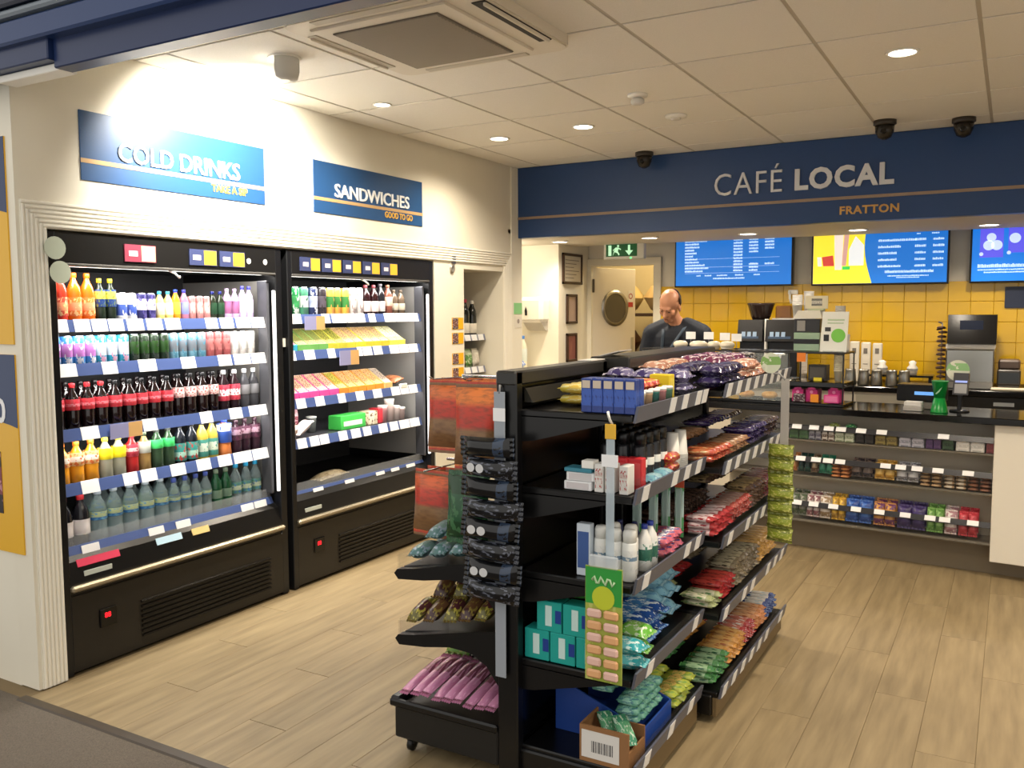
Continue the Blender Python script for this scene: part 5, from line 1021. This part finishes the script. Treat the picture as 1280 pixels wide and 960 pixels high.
# leaflet stand, cartons and cups on the right end of the case
t=thing('leaflet_stand','white leaflet with a green circle standing on the display case','leaflet',on(.555,-.07,.335),CA)
P = lambda n,g,m,r=None,s=False: part(n,g,m,r or t,s,local=True)
P('leaflet_sheet',G().prism([(0,-.085),(0,.075),(.245,.085),(.245,-.070)],1,-.002,.002),mat((232,234,226),.4)); P('green_circle',G().lathe([(.042,0),(.042,.001)],24,(.025,-.0035,.10),1),mat((120,196,80),.4)); P('cup_picture',G().box((-.055,-.003,.125),(-.02,-.002,.15)),mat((60,60,60),.4)); P('cup_picture',G().box((-.062,-.003,.065),(-.030,-.002,.105)),mat((40,40,40),.4)); P('stand_foot',G().cbox((-.06,-.03,-.001),(.06,.03,.006),.002),mat((220,230,230),.1,alpha=.4))
P('text_line',G().box((-.04,-.003,.19),(.06,-.002,.20)).box((-.04,-.003,.172),(.055,-.002,.18)),mat((180,200,170),.4))['kind']='stuff'
t=thing('sachet_dispenser','pale green sachet box with black band beside the leaflet','dispenser',on(.37,.02,.335),CA)
P('box_body',G().cbox((-.07,-.06,0),(.09,.06,.115),.003),mat((150,176,150),.3)); P('black_band',G().box((-.07,-.0615,.045),(.09,-.06,.075)),SATIN); P('grey_bin',G().cbox((-.07,-.06,.115),(.09,.06,.20),.003),mat((40,40,42),.3)); P('bin_label',G().box((-.05,-.0615,.125),(-.0,-.06,.19)),mat((140,138,134),.4))
spawn([('box_body',G().prism([(0,-.09),(0,.09),(.05,.075),(.05,-.06)],1,-.05,.05).mesh('box_body',mat((226,222,208),.5)),None)],'paper_box','cream sloped box on the sachet dispenser','box',on(.38,.02,.536),CA)
t=thing('table_sign','cream card sign with grey print standing on the cream sloped box','sign',on(.42,.02,.587),CA)
P('card',G().cbox((-.07,-.003,.012),(.07,.003,.092),.001),mat((222,214,186),.5)); P('print',G().box((-.03,-.004,.03),(.035,-.003,.075)),pack((120,120,110),(210,206,190),(90,90,84),.5,(.3,.7),9,2)); P('card_foot',G().cbox((-.05,-.02,-.001),(.05,.02,.012),.003),mat((190,196,160),.4))
spawn(cups(8,.030,.09,mat((232,230,222),.5),.012),'cup_stack','white cup stack behind the leaflet','cups',on(.555,.06,.44),CA); tt=thing('cup_plinth','white box under the cup stack behind the leaflet','box',on(.555,.06,.335),CA); part('box_body',G().cbox((-.05,-.05,0),(.05,.05,.104),.003),WHITE,tt,local=True); part('box_seam',G().box((-.05,-.051,.05),(.05,-.05,.054)),GREY,tt,local=True)
# ---- till, card reader, green cups on the worktop
t=thing('cash_till','black till with a blue customer display on the counter','till',CL(.13,.28,.906),CA)
P('body',G().cbox((-.13,-.06,.045),(.13,.10,.145),.006),mat((20,20,22),.3)); P('display',G().box((-.03,-.062,.085),(.10,-.060,.105)),mat((90,140,200),.3,emit=.7)); P('stand',G().cbox((-.09,-.05,0),(.09,.09,.05),.004),mat((120,116,110),.4))
t=thing('card_box','grey white card box on the worktop before the till','box',CL(.115,.12,.906),CA); P('lower_box',G().cbox((-.05,-.04,0),(.05,.04,.028),.003),mat((170,166,160),.4)); P('lid',G().cbox((-.047,-.037,.028),(.047,.037,.055),.003),mat((214,210,204),.4))
grn=mat((20,140,60),.3)
t=thing('green_cup_display','two green cups stacked base to base on the counter','cups',CL(.255,.10,.906),CA)
P('lower_cup',G().lathe([(.048,0),(.046,.006),(.030,.085)],18),grn,None,True); P('upper_cup',G().lathe([(.030,.085),(.044,.178),(.047,.180),(.044,.184),(.040,.182)],18),grn,None,True); P('white_mark',G().prism([(.11,-.018),(.145,.012),(.150,.018),(.125,.006),(.108,-.010)],1,-.0415,-.0405),mat((150,200,160),.4))
t=thing('card_reader','black card reader with lilac screen and round white green disc','reader',CL(.345,.20,.906),CA)
P('pole',G().cbox((-.012,.0,0),(.012,.02,.17),.004),SATIN); P('foot',G().lathe([(.055,0),(.05,.01),(.02,.014)],18,(0,.01,0)),SATIN,None,True); rd=P('reader_body',G().prism([(-.03,.10),(.0,.10),(.035,.215),(.005,.225)],0,-.035,.045),mat((60,60,66),.3)); P('reader_screen',G().prism([(-.0105,.17),(-.0095,.17),(.0055,.222),(.0045,.222)],0,-.025,.038),mat((130,146,206),.3,emit=.5),rd); P('keypad',G().prism([(-.028,.11),(-.027,.11),(-.012,.162),(-.013,.162)],0,-.026,.038),mat((170,170,172),.4),rd)
P('disc',G().lathe([(.062,0),(.062,.003)],28,(-.02,.045,.235),1),pack((226,230,206),(150,206,130),(236,236,214),.4,(.5,.85),2,2)); P('disc_stem',G().tube([(-.02,.03,.16),(-.02,.047,.20)],.004),SATIN)
# ================================================================ BACK COUNTER
t=thing('back_counter','back counter with black worktop along the yellow tiled wall','counter',(2.6,6.9,0))
P = lambda n,g,m,r=None,s=False: part(n,g,m,r or t,s)
P('worktop',G().cbox((1.15,6.60,.915),(4.4,7.185,.955),.004),cblk); P('cupboard',G().box((1.15,6.63,0),(2.73,7.18,.915)),mat((206,200,188),.4)); P('appliance_front',G().cbox((2.73,6.62,.06),(4.4,7.18,.914),.004),mat((20,20,21),.25)); P('appliance_label',G().box((3.22,6.617,.855),(3.34,6.62,.88)),mat((170,176,182),.4)); P('door_seam',G().box((2.05,6.628,.05),(2.054,6.631,.90)),GREY)
P('splash_panel',G().box((2.36,6.626,.70),(2.70,6.629,.90)),mat((176,172,160),.3))
# coffee machine: two black columns with touch screens, bean hopper, drip trays
t=thing('coffee_machine','black coffee machine with two touch screens and a bean hopper','coffee machine',(1.70,6.80,.955))
for k,(xa,xb) in enumerate(((1.50,1.695),(1.71,1.93))):
    P('column',G().cbox((xa,6.70,.96),(xb,7.10,1.42),.006),mat((18,18,20),.25)); P('screen_housing',G().prism([(6.62,1.265),(6.70,1.255),(6.70,1.425),(6.655,1.425)],0,xa,xb-.01),mat((22,22,24),.25))
    ds=P('touch_screen',G().prism([(6.624,1.285),(6.6245,1.284),(6.6535,1.405),(6.653,1.406)],0,xa+.02,xb-.035),mat((44,56,70),.15,emit=.6))
    for i in range(3):
        for j in range(2): P('screen_button',G().prism([(6.6275+.013*j*2,1.300+.05*j),(6.628+.026*j,1.300+.05*j),(6.6355+.026*j,1.335+.05*j),(6.635+.026*j,1.335+.05*j)],0,xa+.032+i*.042,xa+.060+i*.042),mat((110,126,140),.3,emit=.5),ds)
    P('spout',G().cbox(((xa+xb)/2-.012,6.62,1.14),((xa+xb)/2+.012,6.70,1.20),.004),CHROME); P('spout',G().cbox(((xa+xb)/2-.045,6.60,1.165),((xa+xb)/2+.045,6.63,1.18),.004),CHROME); P('drip_tray',G().cbox((xa+.01,6.60,.955),(xb-.02,6.74,.985),.004),STEEL)
P('white_edge',G().cbox((1.695,6.66,1.0),(1.712,6.72,1.43),.004),WHITE); P('bean_hopper',G().lathe([(.06,1.42),(.075,1.45),(.098,1.53),(.105,1.545),(.10,1.55)],20,(1.62,6.85,0)),mat((44,32,28),.15),None,True); P('hopper_box',G().cbox((1.74,6.80,1.42),(1.86,6.95,1.53),.01),mat((110,70,40),.15,alpha=.7)); P('cup_tray',G().cbox((1.74,6.70,1.42),(1.99,7.05,1.435),.003),GREY)
for k,(x,y,n) in enumerate(((1.915,6.74,8),(1.965,6.90,11))): spawn(cups(n,.036,.10,mat((226,224,218),.5),.010),'cup_stack',('short','tall')[k]+' white cup stack on the coffee machine','cups',(x,y,1.436))
spawn(cups(26,.026,.08,mat((214,206,196),.5),.010),'cup_stack','tall slim column of white cups right of the coffee machine','cups',(1.985,6.66,.956))
t=thing('tile_hook','white bent bracket fixed to the yellow tiles','bracket',(1.79,7.16,1.58)); P('plate',G().cbox((1.755,7.15,1.62),(1.83,7.176,1.655),.005),WHITE); P('arm',G().tube([(1.77,7.15,1.64),(1.775,7.13,1.59),(1.785,7.14,1.55)],.010),WHITE,None,True)
# jugs, paper bags, cups, boiler, toaster
jug=[('jug_body',G().lathe([(.038,0),(.042,.01),(.036,.075),(.034,.105),(.037,.115),(.034,.113)],18).mesh('jug_body',STEEL,True),None),('jug_handle',G().tube([(.036,0,.10),(.060,0,.095),(.062,0,.05),(.040,0,.025)],.005).mesh('jug_handle',STEEL,True),None)]
for k,x in enumerate((2.31,2.40,2.485,2.585,2.665)): spawn(jug,'milk_jug',ORDN[k]+' steel milk jug from the left on the back counter','jug',(x,6.68,.956),rz=1.5,group='steel jugs')
for k,x in enumerate((2.50,2.70)): spawn([('cup',G().lathe([(.030,0),(.036,.05),(.02,.07),(.026,.09),(.01,.10)],14).mesh('cup',mat((226,222,214),.4),True),None),('grey_band',G().lathe([(.0355,.03),(.0365,.045)],14,caps=False).mesh('grey_band',GREY,True),None)],'covered_cup',('left','right')[k]+' white covered cup above the steel jugs','cup',(x,6.86,1.03)); 
t=thing('cup_step','low black step behind the steel jugs','step',(2.6,6.88,.956)); P('step_top',G().cbox((2.36,6.80,1.015),(2.84,6.96,1.03),.003),cblk); P('step_foot',G().box((2.37,6.81,.956),(2.39,6.95,1.015)),SATIN); P('step_foot',G().box((2.81,6.81,.956),(2.83,6.95,1.015)),SATIN)
for k,x in enumerate((2.285,2.365,2.445)):
    tt=thing('paper_bag',ORDN[k]+' white printed paper bag from the left against the yellow tiles','bag',(x,7.02,.956),0,'paper bags'); part('bag',G().cbox((x-.033,7.0,.956),(x+.033,7.04,1.26-.006*k),.006),mat((214,206,190),.6),tt); part('print',G().box((x-.015,6.998,1.17),(x+.012,7.0,1.21)).box((x-.018,6.998,1.09),(x+.016,7.0,1.095)),mat((110,104,96),.5),tt)['kind']='stuff'
t=thing('water_boiler','stainless steel boiler with a black touch screen on the back counter','boiler',(3.065,6.85,.956))
P('body',G().cbox((2.92,6.72,1.0),(3.213,7.05,1.225),.008),STEEL); P('white_band',G().cbox((2.918,6.715,1.225),(3.216,7.05,1.262),.006),mat((214,212,206),.3)); P('screen_head',G().prism([(6.70,1.262),(7.05,1.262),(7.05,1.46),(6.74,1.46)],0,2.925,3.222),mat((16,16,18),.12)); P('display',G().prism([(6.711,1.31),(6.7115,1.309),(6.731,1.42),(6.7305,1.421)],0,3.0,3.14),mat((24,30,44),.1,emit=.3)); P('lower_panel',G().cbox((2.925,6.725,.956),(3.21,7.05,1.075),.004),mat((176,170,160),.3,.8)); P('tap',G().cbox((2.985,6.69,1.09),(3.02,6.73,1.12),.005),SATIN) if 0 else None
t=thing('cup_dispenser','dark brown stack of lids on a rod left of the steel boiler','dispenser',(2.885,6.82,.956)); P('rod',G().tube([(2.885,6.82,.956),(2.885,6.82,1.40)],.005),GREY)
for k in range(12): P('lid',G().lathe([(.026,0),(.030,.010),(.018,.018)],12,(2.885+.006*math.sin(k*2.1),6.82,1.02+k*.031)),mat((70,44,36),.3),None,True)
P('arm',G().tube([(2.885,6.82,1.40),(2.86,6.82,1.41)],.006),mat((50,34,30),.3)); P('arm',G().tube([(2.885,6.82,1.36),(2.85,6.82,1.355)],.006),mat((50,34,30),.3))
t=thing('toaster','grey brown toaster oven at the right end of the back counter','toaster',(3.30,6.85,.956)); P('body',G().cbox((3.232,6.75,.985),(3.372,7.0,1.09),.008),mat((66,62,58),.3)); P('top_bin',G().cbox((3.236,6.78,1.09),(3.368,6.98,1.155),.012),mat((92,76,66),.4)); P('front_window',G().box((3.245,6.748,1.0),(3.36,6.75,1.07)),mat((40,44,46),.15)); P('foot',G().cbox((3.24,6.76,.956),(3.364,6.99,.986),.004),mat((100,96,90),.4))
single('paper_towel',G().cbox((3.20,6.62,.956),(3.42,6.74,.972),.004),mat((206,196,174),.6),'cream folded paper lying before the toaster on the back counter','paper')
# ================================================================ MAN BEHIND THE COUNTER
def capsule(g, a, b, ra, rb, seg=12, sq=1.0):
    """closed tapered capsule from a to b"""
    a, b = Vector(a), Vector(b); d = (b-a); L = d.length or 1e-6; d = d/L if d.length else Vector((0,0,1))
    x = d.cross(Vector((0,1,0)) if abs(d.y)<.9 else Vector((1,0,0))).normalized(); y = d.cross(x); n = len(g.v); rings=[]
    for c, r, s, rng in ((a,ra,-1,(90,60,30,0)),(b,rb,1,(0,30,60,90))):
        for q in rng:
            q=math.radians(q); rings.append((c+d*(s*r*math.sin(q)), max(r*math.cos(q),r*.02)))
    for c, r in rings:
        for k in range(seg):
            t=2*math.pi*k/seg; g.v.append(tuple(c+x*(r*math.cos(t))+y*(r*math.sin(t)*sq)))
    for i in range(len(rings)-1):
        for k in range(seg):
            l=(k+1)%seg; g.f.append((n+i*seg+k,n+i*seg+l,n+(i+1)*seg+l,n+(i+1)*seg+k))
    g.f.append(tuple(n+k for k in range(seg-1,-1,-1))); g.f.append(tuple(n+(len(rings)-1)*seg+k for k in range(seg)))
def ell(g, c, r, M=None, nu=16, nv=10):
    n=len(g.v); M = M or Matrix.Identity(3)
    for i in range(nv+1):
        a=math.pi*i/nv
        for k in range(nu):
            t=2*math.pi*k/nu; p=M@Vector((r[0]*math.sin(a)*math.cos(t),r[1]*math.sin(a)*math.sin(t),r[2]*math.cos(a)))
            s=max(math.sin(a),.02)/max(math.sin(a),1e-9) if math.sin(a)<.02 else 1
            if s!=1: p=M@Vector((r[0]*.02*math.cos(t),r[1]*.02*math.sin(t),r[2]*math.cos(a)))
            g.v.append(tuple(Vector(c)+p))
    for i in range(nv):
        for k in range(nu):
            l=(k+1)%nu; g.f.append((n+i*nu+k,n+(i+1)*nu+k,n+(i+1)*nu+l,n+i*nu+l))
    g.f.append(tuple(n+k for k in range(nu))); g.f.append(tuple(n+nv*nu+k for k in range(nu-1,-1,-1)))
def fused(name, g, m, vox, smooth, root):
    """one continuous surface grown round the overlapping volumes"""
    me=g.mesh(name,m); o=bpy.data.objects.new(name,me); COL.objects.link(o)
    r=o.modifiers.new('r','REMESH'); r.mode='VOXEL'; r.voxel_size=vox; r.use_smooth_shade=True
    s=o.modifiers.new('s','SMOOTH'); s.factor=.5; s.iterations=smooth
    bpy.context.view_layer.update(); new=bpy.data.meshes.new_from_object(o.evaluated_get(bpy.context.evaluated_depsgraph_get()))
    new.name=name; bpy.data.objects.remove(o); new.materials.clear(); new.materials.append(m)
    new.polygons.foreach_set('use_smooth',[True]*len(new.polygons)); c=link(name,new); c.parent=root; return c
skin=mat((206,146,112),.45); shirt=grainy((13,19,30),(20,28,42),.8,nscale=60,rnd=0.); trou=mat((30,30,36),.8)
man=thing('person','bald man in a dark navy t-shirt looking down behind the counter','person',(1.125,6.32,0),math.radians(7))
# local frame: he faces -y; the head is bowed towards the counter
HT=Matrix.Rotation(math.radians(31),3,'X')@Matrix.Rotation(math.radians(-12),3,'Z')   # bowed forward, turned a little to his right
HC=Vector((-.035,-.085,1.535))
hp=lambda x,y,z: tuple(HC+HT@Vector((x,y,z)))
g=G()
ell(g,hp(0,.012,.030),(.075,.095,.088),HT); ell(g,hp(0,-.018,-.035),(.060,.070,.075),HT); ell(g,hp(0,-.048,-.092),(.036,.034,.028),HT)      # cranium, face, chin
capsule(g,hp(-.030,-.078,.012),hp(.030,-.078,.012),.016,.016)                                       # brow
capsule(g,hp(0,-.084,-.002),hp(0,-.106,-.038),.009,.014); ell(g,hp(-.012,-.094,-.042),(.010,.010,.008),HT); ell(g,hp(.012,-.094,-.042),(.010,.010,.008),HT)
capsule(g,hp(-.020,-.076,-.066),hp(.020,-.076,-.066),.010,.010); capsule(g,hp(-.016,-.075,-.078),hp(.016,-.075,-.078),.010,.010)   # lips
for s in (-1,1):
    ell(g,hp(s*.044,-.055,-.030),(.019,.020,.024),HT)                                               # cheek
    ell(g,hp(s*.078,.010,-.020),(.010,.020,.032),HT)                                                # ear
    ell(g,hp(s*.030,-.072,-.006),(.013,.010,.009),HT)                                               # eyelid
capsule(g,hp(0,.02,-.06),(0,.02,1.37),.052,.060); capsule(g,(0,.02,1.40),(0,.03,1.30),.062,.075)     # neck
ell(g,(0,.03,1.24),(.19,.115,.17)); ell(g,(0,.03,1.02),(.175,.125,.20)); ell(g,(0,.04,.88),(.17,.125,.14))
for s in (-1,1):
    sh=(s*.195,.03,1.335); el=(s*.275,.02,1.075); wr=(s*.15+(-.02 if s<0 else .02),-.20,.985)
    capsule(g,(s*.09,.03,1.37),sh,.06,.062); capsule(g,sh,el,.055,.044); capsule(g,el,wr,.043,.029)
    hd=Vector((-s*.35,-.9,-.12)).normalized(); side=hd.cross(Vector((0,0,1))).normalized(); w=Vector(wr)
    capsule(g,w,w+hd*.075,.028,.032,sq=.6)                                                           # palm
    for q,(off,ln) in enumerate(((-.030,.060),(-.010,.072),(.011,.068),(.030,.052))):
        b0=w+hd*.085+side*off; b1=b0+hd*ln*.5+Vector((0,0,-.006)); b2=b1+hd*ln*.42+Vector((0,0,-.022)); capsule(g,b0-hd*.02,b1,.0095,.0088,8); capsule(g,b1,b2,.0088,.0075,8)
    tb0=w+hd*.025+side*(s*-.026 if 0 else (.028 if s<0 else -.028)); tb1=tb0+hd*.035+side*(.022 if s<0 else -.022); capsule(g,tb0,tb1,.012,.010,8); capsule(g,tb1,tb1+hd*.028,.010,.0085,8)
    capsule(g,(s*.095,.04,.86),(s*.10,.03,.48),.088,.060); capsule(g,(s*.10,.03,.48),(s*.105,.06,.10),.058,.042); capsule(g,(s*.105,.06,.05),(s*.115,-.11,.035),.040,.032)
fused('body',g,skin,.0065,3,man)
g=G()
ell(g,(0,.03,1.25),(.215,.135,.165)); ell(g,(0,.02,1.02),(.192,.142,.20)); ell(g,(0,.04,.90),(.185,.138,.10))
capsule(g,(-.10,.035,1.362),(.10,.035,1.362),.066,.066)
for s in (-1,1):
    sh=Vector((s*.195,.03,1.315)); el=Vector((s*.275,.02,1.075)); capsule(g,(s*.08,.03,1.372),sh,.076,.084); capsule(g,sh,sh+(el-sh)*.50,.080,.070)
sh_=fused('t_shirt',g,shirt,.009,3,man); sh_['label']='dark navy short sleeved t-shirt'
g=G(); ell(g,(0,.04,.84),(.182,.137,.12))
for s in (-1,1): capsule(g,(s*.095,.04,.84),(s*.10,.03,.48),.098,.072); capsule(g,(s*.10,.03,.48),(s*.105,.06,.09),.070,.058)
fused('trousers',g,trou,.012,2,man)
for s in (-1,1):
    g=G(); capsule(g,(s*.105,.07,.04),(s*.118,-.12,.038),.050,.042); g.v=[(x,y,max(z,.001)) for x,y,z in g.v]; part('shoe',g,mat((20,20,20),.4),man,True,local=True)
    part('eye',(lambda q:(ell(q,hp(s*.030,-.0795,-.010),(.009,.006,.0035),HT,10,6),q)[1])(G()),mat((50,36,30),.3),man,True,local=True)
    g=G(); capsule(g,hp(s*.016,-.094,.012),hp(s*.044,-.080,.016),.0035,.003,8); part('eyebrow',g,mat((110,76,54),.8),man,True,local=True)
g=G(); capsule(g,hp(-.016,-.0865,-.0725),hp(.016,-.0865,-.0725),.0022,.0022,8); part('mouth_line',g,mat((140,80,66),.6),man,True,local=True)
# fringe of dark hair round the back and sides of the head
g=G(); PP=[]
for i in range(19):
    a=math.radians(2+176*i/18); row=[]
    for zz,k in ((-.06,.95),(-.02,1.035),(.022,1.04),(.030+.030*math.sin(math.pi*i/18),1.0)):
        q=max(.2,1-(zz/.125)**2)**.5; row.append(hp(.0775*math.cos(a)*k*q,.012+.0975*math.sin(a)*k*q,.022+zz))
    PP.append(row)
g.grid(PP); hr=part('hair',g,mat((62,46,36),.8),man,True,local=True); md=hr.modifiers.new('s','SOLIDIFY'); md.thickness=.006; md.offset=1; hr['label']='short dark hair fringe'
g=G(); PP=[]
for i in range(9):
    f=i/8; x=.085-.20*f; z=1.375-.32*f; y=-.075-.062*math.sin(min(1,f*1.5)*math.pi/2)-.004; PP.append([(x-.016,y-.010,z-.006),(x+.016,y-.010,z+.006)])
g.grid(PP); st=part('apron_strap',g,mat((70,84,100),.7),man,True,local=True); md=st.modifiers.new('s','SOLIDIFY'); md.thickness=.004
g=G(); PP=[[(-.098,-.07-.058*math.sin(min(1,f/5)*math.pi/2),1.36-.05*f),(-.074,-.072-.058*math.sin(min(1,f/5)*math.pi/2),1.36-.05*f)] for f in range(8)]
g.grid(PP); st=part('apron_strap',g,mat((36,50,64),.7),man,True,local=True); md=st.modifiers.new('s','SOLIDIFY'); md.thickness=.004
man.scale = (.95,1,1)
for o in bpy.data.objects:
    if 'label' in o and o.parent is None and not 4 <= len(o['label'].split()) <= 16: print('LABEL WORDS', len(o['label'].split()), o['label'])
